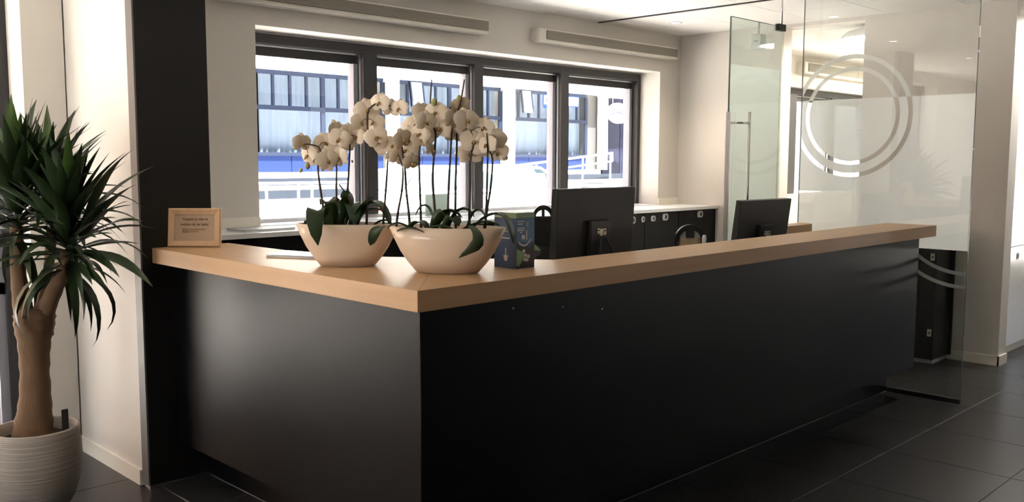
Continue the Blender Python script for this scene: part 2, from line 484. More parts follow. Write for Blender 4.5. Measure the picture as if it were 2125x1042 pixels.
# main window -------------------------------------------------------
def window(name, x0, x1, z0, z1, yf, muls, m_side, label=None):
    """grey framed strip window: outer frame, mullions, a sash and a pane per light"""
    wroot = structure(box(name, x0, x1, yf, yf+0.11, z1-0.062, z1, winframe_m))
    box('bottom_rail', x0, x1, yf+0.02, yf+0.10, z0, z0+0.022, white_top, wroot)  # white imitates daylight washing out this rail
    edges = [x0+0.06] + [v for a, b in muls for v in (a, b)] + [x1-0.045]
    box('jamb', x0, x0+0.06, yf, yf+0.11, z0, z1-0.062, winframe_m, wroot)
    box('jamb', x1-0.045, x1, yf, yf+0.11, z0, z1-0.062, winframe_m, wroot)
    for a, b in muls:
        box('mullion', a, b, yf, yf+0.11, z0+0.022, z1-0.062, winframe_m, wroot)
        box('mullion_bead', a-0.006, a, yf+0.03, yf+0.05, z0+0.022, z1-0.07, alu_m, wroot)
    for i in range(0, len(edges), 2):
        a, b = edges[i], edges[i+1]
        sa = box('sash', a+0.004, b-0.006, yf+0.075, yf+0.115, z1-0.135, z1-0.066, winframe_m, wroot)
        box('sash_stile', b-0.044, b-0.008, yf+0.06, yf+0.13, z0+0.03, z1-0.136, sash_m, sa)
        box('sash_stile', a+0.006, a+0.03, yf+0.06, yf+0.13, z0+0.03, z1-0.136, sash_m, sa)
        box('sash_bead', a+0.002, b-0.01, yf+0.055, yf+0.075, z1-0.077, z1-0.069, alu_m, sa)
        box('pane', a+0.03, b-0.043, yf+0.09, yf+0.098, z0+0.026, z1-0.13, pane_m, sa)
    return wroot
window('window_1', 2.955, 7.152, WZ0+0.005, WZ1-0.012, 5.425, [(3.928, 4.046), (4.998, 5.092), (6.022, 6.122)], 0)
w2 = window('window_2', 8.75, 12.3, WZ0+0.005, WZ1+0.02, 5.425, [(10.02, 10.2), (11.1, 11.2)], 0)
# tall window left
wroot = structure(box('window_3', -1.2, 1.56, 5.26, 5.36, 2.53, 2.6, winframe_m))
for xa, xb in ((1.50, 1.56), (-1.2, -1.14), (0.1, 0.2)):
    box('jamb', xa, xb, 5.24, 5.36, 0.04, 2.53, winframe_m, wroot)
box('bottom_rail', -1.14, 1.50, 5.26, 5.36, 0.04, 0.12, winframe_m, wroot)
box('mid_rail', 0.2, 1.50, 5.27, 5.35, 0.84, 0.90, sash_m, wroot)
box('sash_stile', 1.455, 1.50, 5.27, 5.35, 0.12, 2.53, sash_m, wroot)
box('pane', 0.2, 1.455, 5.30, 5.308, 0.12, 2.53, pane_m, wroot)
box('pane', -1.14, 0.1, 5.30, 5.308, 0.12, 2.53, pane_m, wroot)
# windows behind the camera
wroot = structure(box('window_4', -3.1, -3.02, 2.1, 4.2, 2.38, 2.45, winframe_m))
for ya, yb in ((2.1, 2.17), (3.1, 3.2), (4.13, 4.2)):
    box('jamb', -3.1, -3.02, ya, yb, 0.1, 2.38, winframe_m, wroot)
wroot = structure(box('window_5', 9.6, 11.2, -4.1, -4.02, 2.53, 2.6, winframe_m))
for xa, xb in ((9.6, 9.67), (10.35, 10.45), (11.13, 11.2)):
    box('jamb', xa, xb, -4.1, -4.02, 0.1, 2.53, winframe_m, wroot)

wroot = structure(box('window_6', 12.86, 12.94, 0.0, 1.1, 2.04, 2.1, winframe_m))
for ya, yb in ((0.0, 0.06), (1.04, 1.1)):
    box('jamb', 12.86, 12.94, ya, yb, 0.3, 2.04, winframe_m, wroot)

# black pillar panel ------------------------------------------------
bp = thing('black_pillar', 'tall black panel cladding the pillar end between yucca and window', 'pillar', (1.765, 4.18, 0))
box('panel', 0.006, 0.351, 0.0, 0.07, 0.012, ZC-0.002, blackcol_m, bp)
box('edge_strip', -0.002, 0.006, 0.0, 0.07, 0.012, ZC-0.002, greyedge_m, bp)
box('plinth_strip', 0.004, 0.349, 0.003, 0.068, 0.0, 0.012, alu_m, bp)

# white cabinets right ----------------------------------------------
wc = thing('tall_white_cabinet', 'glossy white built-in cupboard wall at the right edge', 'cabinet', (7.645, 2.33, 0))
box('carcass', 0.0, 2.4, 0.02, 0.60, 0.07, ZC-0.005, whitecab_m, wc)
box('plinth', 0.0, 2.4, 0.03, 0.60, 0.0, 0.07, skirt_m, wc)
for k in range(3):
    a = 0.02+0.8*k
    d = box('lower_door', a, a+0.795, 0.0, 0.02, 0.072, 0.868, whitecab_m, wc, 0.002)
    box('lock_plate', a+0.39, a+0.45, -0.003, 0.0, 0.765, 0.815, greyplast, d)
    box('lock', a+0.405, a+0.435, -0.006, -0.003, 0.778, 0.803, blackplast, d)
    box('upper_door', a, a+0.795, 0.0, 0.02, 0.875, 2.4, whitecab_m, wc, 0.002)

# black cabinet behind the partition
bc = thing('black_cupboard', 'low black cupboard with silver hinges behind the frosted glass', 'cabinet', (XW-0.02, 2.585, 0))
box('carcass', -0.30, 0.0, 0.02, 0.62, 0.04, 1.04, darkcab_m, bc)
box('plinth', -0.27, 0.0, 0.04, 0.60, 0.0, 0.04, white_top, bc)  # white strip imitates a sunlit patch of floor beyond
dd = box('door', -0.02, 0.0, 0.0, 0.02, 0.04, 1.04, darkcab_m, bc)
dd2 = box('front_door', -0.322, -0.302, 0.02, 0.62, 0.04, 1.04, darkcab_m, bc)
for z in (0.22, 0.80):
    h_ = box('hinge', -0.334, -0.322, 0.035, 0.065, z, z+0.055, socket_m, bc, 0.002)
    box('hinge_pin', -0.338, -0.334, 0.043, 0.053, z+0.02, z+0.035, darkplast, h_)

# ------------------------------------------------------------------ reception counter
HT, HB = 1.138, 1.068
rc = thing('reception_counter', 'long black L-shaped reception counter body under the wooden top', 'counter', (0, 0, 0))
XL, YF, XE, TX, TY = 1.915, 2.345, 6.092, 2.068, 2.52
# front wing: profile in (y,z) swept along x, with the sloping toe recess
bm = bmesh.new()
prof = [(0.0, HB-0.001), (0.0, 0.196), (TY-YF, 0.095), (TY-YF, 0.0)]      # offset from face, z
# outer skin: left wing (x = XL + off) from pillar to corner, then front wing (y = YF + off)
rows = []
for off, z in prof:
    offx = off*(TX-XL)/(TY-YF)
    rows.append([bm.verts.new((XL+offx, 4.178, z)), bm.verts.new((XL+offx, YF+off, z)), bm.verts.new((XE, YF+off, z))])
back = []
for z in (HB-0.001, 0.0):
    back.append([bm.verts.new((2.12, 4.178, z)), bm.verts.new((2.12, 2.56, z)), bm.verts.new((XE, 2.56, z))])
for A, B in zip(rows, rows[1:]):
    for k in range(2): bm.faces.new((A[k], A[k+1], B[k+1], B[k]))
for k in range(2): bm.faces.new((back[0][k], back[0][k+1], back[1][k+1], back[1][k]))
for k in range(2): bm.faces.new((rows[0][k], rows[0][k+1], back[0][k+1], back[0][k]))
for k in range(2): bm.faces.new((rows[-1][k], rows[-1][k+1], back[1][k+1], back[1][k]))
bm.faces.new([r[2] for r in rows] + [back[1][2], back[0][2]])
bm.faces.new([r[0] for r in rows] + [back[1][0], back[0][0]])
from_bm('front_panels', bm, black_m, rc)
tube('corner_strip', [(XL-0.0005, YF-0.0005, 0.2), (XL-0.0005, YF-0.0005, HB-0.002)], 0.0025, black_m, rc, 6)
bm = bmesh.new()
bbox(bm, TX+0.003, XE, TY-0.006, TY, 0.0, 0.004); bbox(bm, TX-0.006, TX, TY, 4.17, 0.0, 0.002)
from_bm('base_sealant', bm, mat('grey_sealant', (0.23, 0.22, 0.21), 0.8), rc)
# tiny screw caps on the front panel
for px, pz in ((2.62, 0.985), (2.35, 1.01), (2.86, 0.95)):
    box('screw_cap', px-0.003, px+0.003, YF-0.002, YF+0.001, pz-0.003, pz+0.003, greyplast, rc)
# inner desk behind the counter
dk = thing('staff_desk', 'low white desk behind the counter carrying the monitors', 'desk', (0, 0, 0))
box('desktop', 2.75, 6.05, 2.58, 3.20, 0.72, 0.745, white_top, dk)
for x in (2.85, 4.3, 5.95):
    for y in (2.64, 3.14):
        box('leg', x-0.025, x+0.025, y-0.025, y+0.025, 0.0, 0.72, greyplast, dk)

# wooden top: L with a chamfered inner corner, two boards meeting at the corner
wt = thing('wooden_countertop', 'pale beech countertop running round the L-shaped black counter', 'countertop', (0, 0, 0))
CX, CY = 1.817, 2.238
prism('front_board', [(CX, CY), (6.086, CY), (6.086, 2.556), (2.80, 2.556), (2.262, 2.683)], 'z', HB, HT, wood_m, wt, 0.0012)
prism('side_board', [(CX, CY+0.0005), (2.2615, 2.6835), (2.7995, 2.5565), (2.27, 3.25), (2.215, 3.5), (2.20, 4.178), (CX, 4.178)], 'z', HB, HT, wood_y, wt, 0.0012)

# wooden end shelf near the glass wall
es = thing('wooden_end_shelf', 'small beech shelf corner beyond the right monitor by the frosted glass', 'shelf', (0, 0, 0))
prism('board', [(5.60, 3.06), (6.03, 3.06), (6.106, 3.13), (6.106, 3.195), (5.60, 3.195)], 'z', 1.048, 1.108, wood_m, es, 0.002)
for x in (5.66, 6.02): box('support', x-0.02, x+0.02, 3.14, 3.18, 0.745, 1.048, greyplast, es)

# ------------------------------------------------------------------ glass partition
GX = 6.116
gp = thing('glass_partition', 'frameless glass wall with frosted band and double ring beside counter end', 'partition', (GX, 0, 0))
bm = bmesh.new()
# the pane leaves out the counter's own cross-section only where the counter would touch it
bbox(bm, 0.0, 0.010, 2.052, 3.216, 0.022, ZC-0.004)
o = from_bm('glass_pane', bm, part_m, gp)
for f in o.data.polygons: pass
bm = bmesh.new()
bbox(bm, -0.0006, 0.0106, 2.0500, 2.0522, 0.02, ZC-0.004); bbox(bm, -0.0006, 0.0106, 3.2158, 3.218, 0.02, ZC-0.004)
from_bm('polished_edge', bm, edge_glass, gp)
box('floor_channel', -0.006, 0.016, 2.050, 2.53, 0.0, 0.026, rail_m, gp)
box('floor_channel', -0.006, 0.016, 2.56, 3.218, 0.0, 0.026, rail_m, gp)
for z, h in ((2.31, 0.07), (2.22, 0.012), (1.62, 0.006)):
    box('edge_clip', -0.004, 0.014, 2.0465, 2.0503, z, z+h, alu_m, gp)

def strips(zs, fn):
    """polygons in (y,z): for each thin z strip, the y intervals given by fn(z)"""
    q = []
    for za, zb in zip(zs, zs[1:]):
        A, B = fn(za), fn(zb)
        if len(A) != len(B):
            A = B = fn((za+zb)/2)
        for (a0, a1), (b0, b1) in zip(A, B):
            q.append(((a0, za), (a1, za), (b1, zb), (b0, zb)))
    return q
def annuli(z, yc, zc, rings):
    out = []
    for R0, R1 in rings:
        dz = abs(z-zc)
        if dz >= R1: continue
        ho = sqrt(R1*R1-dz*dz)
        if dz >= R0: out.append((yc-ho, yc+ho))
        else:
            hi = sqrt(R0*R0-dz*dz); out += [(yc-ho, yc-hi), (yc+hi, yc+ho)]
    return sorted(out)
def clip(iv, a, b): return [(max(p, a), min(q, b)) for p, q in iv if min(q, b)-max(p, a) > 1e-5]
def minus(a, b, iv):
    out, c = [], a
    for p, q in iv:
        if p > c: out.append((c, min(p, b)))
        c = max(c, q)
    if c < b: out.append((c, b))
    return [i for i in out if i[1]-i[0] > 1e-5]
def film(name, quads, x0, x1, m, parent, swap=False):
    bm = bmesh.new()
    for q in quads:
        if swap:
            bm.faces.new([bm.verts.new((p[0], x0, p[1])) for p in q])
        else:
            bm.faces.new([bm.verts.new((x0, p[0], p[1])) for p in q])
    bmesh.ops.remove_doubles(bm, verts=bm.verts, dist=1e-6)
    return from_bm(name, bm, m, parent)
RC, RZ = 2.853, 1.853
RINGS = [(0.305, 0.333), (0.387, 0.417)]
FZ0, FZ1 = 0.981, 1.969
N = 260
zs = [FZ0+(FZ1-FZ0)*k/N for k in range(N+1)]
film('frosted_film', strips(zs, lambda z: minus(2.053, 3.215, clip(annuli(z, RC, RZ, RINGS), 2.053, 3.215))), 0.0112, 0, film_m, gp)
zs = [FZ1+(RZ+0.417-FZ1)*k/80 for k in range(81)]
film('ring_film', strips(zs, lambda z: clip(annuli(z, RC, RZ, RINGS), 2.053, 3.215)), 0.0112, 0, filmw_m, gp)
zs = [0.74+(FZ0-0.74)*k/80 for k in range(81)]
film('arc_film', strips(zs, lambda z: clip(annuli(z, 2.075, 1.302, [(0.456, 0.480), (0.542, 0.566)]), 2.053, 2.50)), 0.0112, 0, mat('white_arc_foil', (0.80, 0.80, 0.80), 0.6), gp)
tag(gp.children[-1], 'white curved arcs below the frosted band')

# glass door -----------------------------------------------------------
DY = 3.23
gd = thing('glass_door', 'open greenish glass door with long vertical steel handle left of partition', 'door', (0, DY, 0))
DX0, DX1 = 5.195, 5.865
box('glass_pane', DX0, DX1, 0.0, 0.010, 0.78, 2.46, door_m, gd)
bm = bmesh.new()
bbox(bm, DX0-0.002, DX0, -0.0006, 0.0106, 0.78, 2.46); bbox(bm, DX0, DX1, -0.0006, 0.0106, 2.46, 2.4615)
from_bm('polished_edge', bm, edge_glass, gd)
box('steel_edge', DX0-0.012, DX0-0.003, -0.012, 0.016, 0.78, 1.86, alu_m, gd)
hd = tube('handle', [(DX0+0.155, -0.055, 0.80), (DX0+0.155, -0.055, 1.862)], 0.0095, chrome_m, gd, 12)
for z in (0.95, 1.79):
    tube('handle_mount', [(DX0+0.155, -0.055, z), (DX0+0.03, -0.055, z), (DX0+0.03, -0.0, z)], 0.008, chrome_m, hd, 8)
zs = [0.80+(2.165-0.80)*k/4 for k in range(5)]
film('frosted_film', strips(zs, lambda z: [(DX0+0.002, DX1-0.03)]), 0.0115, 0, doorfilm_m, gd, True)
box('pivot_clamp', DX1-0.09, DX1+0.005, -0.01, 0.02, 2.43, 2.475, rail_m, gd)
tube('pivot_rod', [(DX1-0.03, 0.005, 2.47), (DX1-0.03, 0.005, ZC-0.004)], 0.006, chrome_m, gd, 8)
box('bottom_clamp', DX0+0.02, DX0+0.16, -0.012, 0.022, 0.746, 0.80, chrome_m, gd)

# hanging sensor box
P = Vector((6.75, 4.18, 2.50))
hs = thing('hanging_speaker', 'small grey box hanging on a rod from the ceiling behind glass door', 'speaker', (7.2, 4.205, 0))
bm = bmesh.new(); bbox(bm, -0.045, 0.045, -0.05, 0.05, 2.50, 2.63, 0, 0.012)
from_bm('housing', bm, lampshade_m, hs)
tube('rod', [(0, 0, 2.63), (0, 0, ZC-0.004)], 0.008, lampshade_m, hs, 8)
box('slot', -0.047, -0.0445, -0.02, 0.02, 2.565, 2.572, darkplast, hs)

# ------------------------------------------------------------------ lights
def downlight(x, y, label, energy=9, group=None):
    t = thing('downlight', label, 'downlight', (x, y, ZC-0.004), 0, group)
    lathe('ring', [(0.036, -0.001), (0.052, -0.006), (0.056, 0.0), (0.050, 0.004), (0.036, 0.004)], white_top, t, 24)
    lathe('lens', [(0.0, -0.0015), (0.036, -0.0015), (0.036, 0.003)], spot_glow, t, 24)
    l = bpy.data.lights.new('downlight_beam', 'SPOT'); l.energy = energy; l.color = (1.0, 0.82, 0.62)
    l.spot_size = radians(115); l.spot_blend = 0.9; l.shadow_soft_size = 0.05
    o = bpy.data.objects.new('downlight_beam', l); o.location = (0, 0, -0.02); col.objects.link(o); o.parent = t
downlight(6.72, 4.73, 'recessed ceiling downlight near the corner above the black sideboard', 26)
for x, y, lb in ((0.9, 3.9, 'recessed ceiling downlight above the yucca, just out of view'),
                 (3.0, 3.9, 'recessed ceiling downlight above the staff side left of the monitors, out of view'),
                 (4.9, 3.6, 'recessed ceiling downlight above the staff desk between the monitors, out of view')):
    downlight(x, y, lb, 7)

def pendant(x, y, z, label, R=0.30, energy=30):
    t = thing('pendant_lamp', label, 'lamp', (x, y, z))
    lathe('shade', [(R, 0.0), (R*0.97, 0.03), (R*0.8, 0.062), (R*0.5, 0.085), (R*0.15, 0.095), (0.0, 0.096),
                    (0.0, 0.090), (R*0.15, 0.089), (R*0.48, 0.079), (R*0.77, 0.057), (R*0.94, 0.027), (R*0.97, 0.0), (R, 0.0)], white_top, t, 40)
    lathe('diffuser', [(0.0, 0.010), (R*0.5, 0.004), (R*0.955, 0.02)], bulb_m, t, 40)
    for a in (-0.1, 0.1):
        tube('cable', [(a, 0, 0.088), (a, 0, ZC-z-0.004)], 0.004, greyplast, t, 6)
pendant(8.02, 3.57, 2.615, 'white dome pendant glowing in the next room beyond the opening', 0.26)
pendant(8.02, 2.07, 2.62, 'white dome pendant in the hall whose light shows in the glass door', 0.25)
l = bpy.data.lights.new('next_room_fill_light', 'AREA'); l.shape = 'RECTANGLE'; l.size = 1.2; l.size_y = 0.6; l.energy = 90; l.color = (1, 0.93, 0.78)  # unseen fill lamp, added to brighten the next room and the frosted film
o = bpy.data.objects.new('next_room_fill_light', l); o.location = (11.2, 4.2, ZC-0.02); col.objects.link(o)

# ------------------------------------------------------------------ air curtains on the window wall
def heater(x0, x1, z0, z1, label, cap_left=True):
    t = thing('air_curtain', label, 'heater', (x0, YW, z0))
    L, Hh, D = x1-x0, z1-z0, 0.10
    box('casing', 0.0, L, -D, 0.0, 0.0, Hh, heater_m, t, 0.004)
    g = box('grille', 0.08, L-0.003, -D-0.004, -D, 0.022, Hh-0.012, grille_m, t)
    n = 7
    for k in range(n):
        z = 0.026+(Hh-0.042)*k/n
        box('slat', 0.081, L-0.004, -D-0.010, -D-0.004, z, z+0.006, mat('grille_slat', (0.34, 0.31, 0.26), 0.6), g)
    return t
heater(2.62, 4.84, 2.487, 2.592, 'long wall heater with beige grille above the left half of window')
heater(5.40, 7.28, 2.487, 2.592, 'long wall heater with beige grille above right half of window')
heater(9.75, 12.3, 2.53, 2.66, 'wall heater in the next room seen through the opening')

# ------------------------------------------------------------------ sideboard below the window
sb = thing('window_worktop', 'white worktop and sill running under the main window', 'worktop', (0, 0, 0))
box('board', 2.035, XW-0.003, 4.735, YW, 1.100, WZ0, white_top, sb)
box('sill_board', 2.958, 7.149, YW, 5.425, 1.1275, 1.1315, white_top, sb)
def cab(x0, x1, label, handles, hole=False):
    t = thing('sideboard_cabinet', label, 'cabinet', (x0, 4.76, 0), 0)
    L = x1-x0
    box('carcass', 0.002, L-0.002, 0.022, 0.43, 0.06, 1.098, darkcab_m, t)
    box('plinth', 0.002, L-0.002, 0.05, 0.43, 0.0, 0.06, darkcab_m, t)
    d = box('door', 0.003, L-0.003, 0.0, 0.021, 0.062, 1.092, black_m, t, 0.0015)
    for hx, hz, hw, hh in handles:
        x = hx-x0
        bm = bmesh.new()
        # rounded plate with a recessed dark window
        def rr(w_, h_, r, y):
            vs = []
            for cx, cz, a0 in ((w_-r, h_-r, 0), (-w_+r, h_-r, 90), (-w_+r, -h_+r, 180), (w_-r, -h_+r, 270)):
                for a in range(0, 91, 30):
                    vs.append(bm.verts.new((x+cx+r*cos(radians(a0+a)), y, hz+cz+r*sin(radians(a0+a)))))
            return vs
        A = rr(hw/2, hh/2, hh*0.35, 0.0); B = rr(hw/2, hh/2, hh*0.35, -0.006)
        bm.faces.new(B)
        for k in range(len(A)): bm.faces.new((A[k], A[(k+1) % len(A)], B[(k+1) % len(B)], B[k]))
        hnd = from_bm('handle', bm, greyplast, d)
        box('handle_recess', x-hw*0.02, x+hw*0.28, -0.0075, -0.006, hz-hh*0.24, hz+hh*0.24, darkplast, hnd)
    return t
cab(6.862, 7.465, 'black sideboard cabinet at the right wall with one silver handle', [(7.20, 1.055, 0.088, 0.060)])
cab(6.362, 6.862, 'black sideboard cabinet with two silver handles, second from the right wall', [(6.655, 1.052, 0.086, 0.062), (6.478, 1.046, 0.066, 0.048)])
cab(5.862, 6.362, 'black sideboard cabinet with silver handles just right of the large monitor', [(6.335, 1.045, 0.05, 0.05), (6.19, 1.044, 0.08, 0.06)])
for k, lb in enumerate(('black sideboard cabinet at the pillar, below the left window edge',
                        'black sideboard cabinet behind the left orchid bowl, second from the pillar',
                        'black sideboard cabinet between the two orchid bowls, third from the pillar',
                        'black sideboard cabinet behind the right orchid bowl, fourth from the pillar',
                        'black sideboard cabinet behind the carton box, fifth from the pillar',
                        'black sideboard cabinet behind the large monitor, sixth from the pillar')):
    a = 2.04+0.637*k
    cab(a, a+0.637, lb, [(a+0.45, 1.0, 0.08, 0.055)])

# objects on the sideboard
bk = thing('magazine', 'thin grey magazine lying on the white worktop left by the pillar', 'magazine', (2.84, 4.93, WZ0), 0.05)
box('pages', -0.20, 0.14, -0.10, 0.10, 0.0005, 0.010, paper_m, bk)
box('cover', -0.202, 0.142, -0.102, 0.102, 0.010, 0.013, greyplast, bk)
gs = thing('green_acrylic_sheet', 'pale green acrylic sheet standing on the window sill behind orchids', 'sheet', (4.50, 5.30, WZ0+0.006))
box('sheet', -0.115, 0.115, -0.004, 0.004, 0.0, 0.155, greensheet_m, gs)
box('foot', -0.115, 0.115, -0.03, 0.03, -0.0015, 0.003, greensheet_m, gs)

# ------------------------------------------------------------------ monitors
def monitor(name, loc, rz, label, w_=0.56, h_=0.34, tilt=4, zc=0.50, standw=0.07):
    t = thing(name, label, 'monitor', loc, rz)
    A = Matrix.Rotation(radians(tilt), 4, 'X')      # local: screen looks to +Y, back towards -Y
    def bl(nm, x0, x1, y0, y1, z0, z1, m, par, bev=0.0):
        bm = bmesh.new(); bbox(bm, x0, x1, y0, y1, z0, z1, 0, bev)
        bmesh.ops.transform(bm, matrix=Matrix.Translation((0, 0, zc)) @ A, verts=bm.verts)
        return from_bm(nm, bm, m, par)
    hs_ = bl('housing', -w_/2, w_/2, -0.018, 0.016, -h_/2, h_/2, darkplast, t, 0.004)
    bl('bezel', -w_/2+0.001, w_/2-0.001, 0.016, 0.021, -h_/2+0.001, h_/2-0.001, blackplast, hs_)
    bl('screen', -w_/2+0.012, w_/2-0.012, 0.021, 0.0215, -h_/2+0.014, h_/2-0.012, mat('screen_dark', (0.02, 0.02, 0.022), 0.1), hs_)
    bump_ = bl('electronics_housing', -0.085, 0.07, -0.048, -0.018, -h_/2+0.05, 0.045, blackplast, t, 0.006)
    for (a, b, c, d_) in ((-0.035, -0.015, -0.02, -0.005), (-0.014, 0.012, -0.03, 0.004), (0.018, 0.036, -0.028, -0.010), (0.014, 0.034, -0.004, 0.004), (-0.034, -0.016, 0.0, 0.006)):
        bl('connector', a, b, -0.051, -0.048, c, d_, socket_m, bump_)
    box('neck', -standw/2, standw/2, -0.035, -0.019, 0.012, zc-0.02, blackplast, t, 0.003)
    bm = bmesh.new(); blathe(bm, [(0.0, 0.0), (0.13, 0.0), (0.13, 0.008), (0.118, 0.014), (0.0, 0.014)], 36, 0, (1, 0.75), (0, 0, 0))
    from_bm('base', bm, blackplast, t, True)
    bm = bmesh.new()
    btube(bm, [(-0.01, -0.05, zc-0.05), (-0.05, -0.075, zc-0.13), (0.03, -0.075, zc-0.175), (0.075, -0.07, zc-0.13), (0.02, -0.055, zc-0.04)], 0.004, 6)
    from_bm('cable', bm, mat('cable_blue', (0.012, 0.012, 0.05), 0.5), t, True)
    return t
# large monitor: stands on the desk, back to the lobby
monitor('monitor', (3.465, 2.90, 0.745), radians(1.5), 'large black monitor seen from the back behind the carton box', 0.605, 0.40, 3, 0.47, 0.075)
monitor('monitor', (5.265, 3.02, 0.745), radians(-2), 'smaller black monitor seen from the back beside the glass door', 0.585, 0.40, 7, 0.36, 0.07)

# ------------------------------------------------------------------ chairs
def chair(loc, rz, label, zoff=0.0, panel=False, R=0.125, th=0.028):
    t = thing('office_chair', label, 'chair', loc, rz)
    zt = 1.30+zoff         # top of the arched back
    # back shell: a tall plate with an arched top and a half-round opening split by a spine
    bm = bmesh.new()
    outer, inner = [], []
    for k in range(0, 25):
        a = pi*k/24
        outer.append((R*cos(a), zt-R+R*sin(a)))
    Ri = R-th
    for k in range(0, 25):
        a = pi*k/24
        inner.append((Ri*cos(a), zt-R-0.012+Ri*sin(a)))
    def ring_solid(o_, i_, y0, y1):
        V = [[bm.verts.new((p[0], y, p[1])) for p in L] for L in (o_, i_) for y in (y0, y1)]
        n = len(o_)
        for k in range(n-1):
            bm.faces.new((V[0][k], V[0][k+1], V[2][k+1], V[2][k]))
            bm.faces.new((V[1][k], V[1][k+1], V[3][k+1], V[3][k]))
            bm.faces.new((V[0][k], V[0][k+1], V[1][k+1], V[1][k]))
            bm.faces.new((V[2][k], V[2][k+1], V[3][k+1], V[3][k]))
        for e_ in (0, n-1): bm.faces.new((V[0][e_], V[1][e_], V[3][e_], V[2][e_]))
    ring_solid(outer, inner, -0.02, 0.02)
    from_bm('back_arch', bm, blackplast, t)
    zb = 0.62
    z0 = zt-R-0.012
    if panel:
        zb2 = z0-0.13
        pn = lathe('back_ring', [(R-0.026, 0.0), (R, 0.0), (R, 0.04), (R-0.026, 0.04), (R-0.026, 0.0)], blackplast, t, 40)
        pn.rotation_euler = (radians(90), 0, 0); pn.location = (0, 0.0205, z0+0.0)
        dsk = lathe('back_pad', [(0.0, 0.0), (R-0.026, 0.0), (R-0.026, 0.01), (0.0, 0.01)], mat('wooden_pad', (0.60, 0.44, 0.28), 0.5, noise=((4, 4, 30), 0.6, (0.50, 0.35, 0.2))), t, 40)
        dsk.rotation_euler = (radians(90), 0, 0); dsk.location = (0, 0.012, z0)
        prism('pad_top', [(-0.088, z0+0.03), (0.088, z0+0.03), (0.07, z0+0.068), (0.0, z0+0.0975), (-0.07, z0+0.068)], 'y', -0.001, 0.0015, greyplast, t)
        box('spine', -0.033, 0.033, -0.02, -0.002, z0+0.028, z0+0.105, blackplast, t)
        box('back_shell', -0.10, 0.10, -0.012, 0.02, zb, z0-0.11, blackplast, t, 0.006)
    else:
        box('spine', -0.13*R, 0.13*R, -0.015, 0.015, z0-0.01, zt-0.02, blackplast, t)
        box('headrest', -R, R, -0.02, 0.02, z0-0.16, z0+0.12*R, blackplast, t, 0.006)
        box('back_shell', -0.20, 0.20, -0.02, 0.02, zb, z0-0.16, blackplast, t, 0.015)
        box('care_tag', 0.02, 0.2*R+0.02, -0.0215, -0.02, z0-0.07, z0-0.03, darkplast, t)
    bm = bmesh.new(); bbox(bm, -0.23, 0.23, -0.02, 0.42, 0.52, 0.59, 0, 0.02)
    from_bm('seat', bm, blackplast, t)
    tube('column', [(0, 0.2, 0.06), (0, 0.2, 0.53)], 0.028, chrome_m, t, 10)
    tube('back_bracket', [(0, 0.12, 0.51), (0, 0.03, 0.53), (0, 0.015, 0.66)], 0.018, blackplast, t, 8)
    for k in range(5):
        a = 2*pi*k/5+0.3
        b_ = tube('foot', [(0, 0.2, 0.09), (0.27*cos(a), 0.2+0.27*sin(a), 0.065)], [0.022, 0.014], blackplast, t, 8)
        lathe('castor', [(0.0, -0.03), (0.02, -0.028), (0.03, 0.0), (0.02, 0.028), (0.0, 0.03)], blackplast, b_, 12, (1, 1), (0.27*cos(a), 0.2+0.27*sin(a), 0.031))
    return t
chair((3.72, 3.48, 0), radians(-40), 'black office chair with arched back between carton box and large monitor', 0.0, False, 0.056, 0.013)
chair((6.29, 4.25, 0), radians(-38), 'black office chair with round back pad before the sideboard cabinets', -0.27, True)
chair((2.375, 4.385, 0), radians(-88), 'black office chair whose top just shows behind the picture frame', -0.205, False, 0.06, 0.016)

# green bottle
gb = thing('green_bottle', 'small green bottle with grey cap behind the counter before the sideboard', 'bottle', (4.82, 3.15, 0.745))
lathe('body', [(0.0, 0.0), (0.03, 0.0), (0.034, 0.01), (0.034, 0.25), (0.02, 0.286), (0.012, 0.294)], mat('bottle_green', (0.42, 0.60, 0.28), 0.35), gb, 20)
lathe('cap', [(0.013, 0.288), (0.014, 0.33), (0.009, 0.347), (0.0, 0.347)], greyplast, gb, 16)

# ------------------------------------------------------------------ picture frame
pf_c = Vector((1.975, 4.080, HT))
pf_dir = Vector((0.1766, -0.1668, 0)).normalized()
pf = thing('picture_frame', 'light wooden picture frame with a short brown message on the counter', 'picture frame',
           pf_c, math.atan2(pf_dir.y, pf_dir.x))
FWd, FHt = 0.246, 0.183
TL = Matrix.Rotation(radians(-9), 4, 'X')
def ptilt(bm): bmesh.ops.transform(bm, matrix=TL, verts=bm.verts)
bm = bmesh.new()
def fr(w0, h0, y):
    return [bm.verts.new((x, y, FHt/2+z)) for x, z in ((-w0, -h0), (w0, -h0), (w0, h0), (-w0, h0))]
bo = [fr(FWd/2, FHt/2, 0.012), fr(FWd/2, FHt/2, -0.003), fr(FWd/2-0.006, FHt/2-0.006, -0.010), fr(FWd/2-0.030, FHt/2-0.030, -0.002), fr(FWd/2-0.030, FHt/2-0.030, 0.004)]
for A, B in zip(bo, bo[1:]):
    for k in range(4): bm.faces.new((A[k], A[(k+1) % 4], B[(k+1) % 4], B[k]))
bm.faces.new(bo[0][::-1])
ptilt(bm)
from_bm('frame', bm, frame_wood, pf)
bm = bmesh.new(); bbox(bm, -FWd/2+0.030, FWd/2-0.030, 0.001, 0.003, 0.030, FHt-0.030); ptilt(bm)
crd = from_bm('card', bm, card_m, pf)
def ptext(nm, s, size, x, z, m, al='CENTER', bold=0.0004, sx=1.0):
    p = TL @ Vector((x, 0.0006, z))
    return text(nm, s, size, m, crd, p, TL.to_3x3() @ R_NEGY, al, 0.0002, bold, sx)
ptext('message_text', 'Vergeet je niet te', 0.0168, 0.002, 0.132, ink_m, bold=0.0005)
ptext('message_text', 'melden bij de balie!', 0.0168, 0.0, 0.107, ink_m, bold=0.0005)
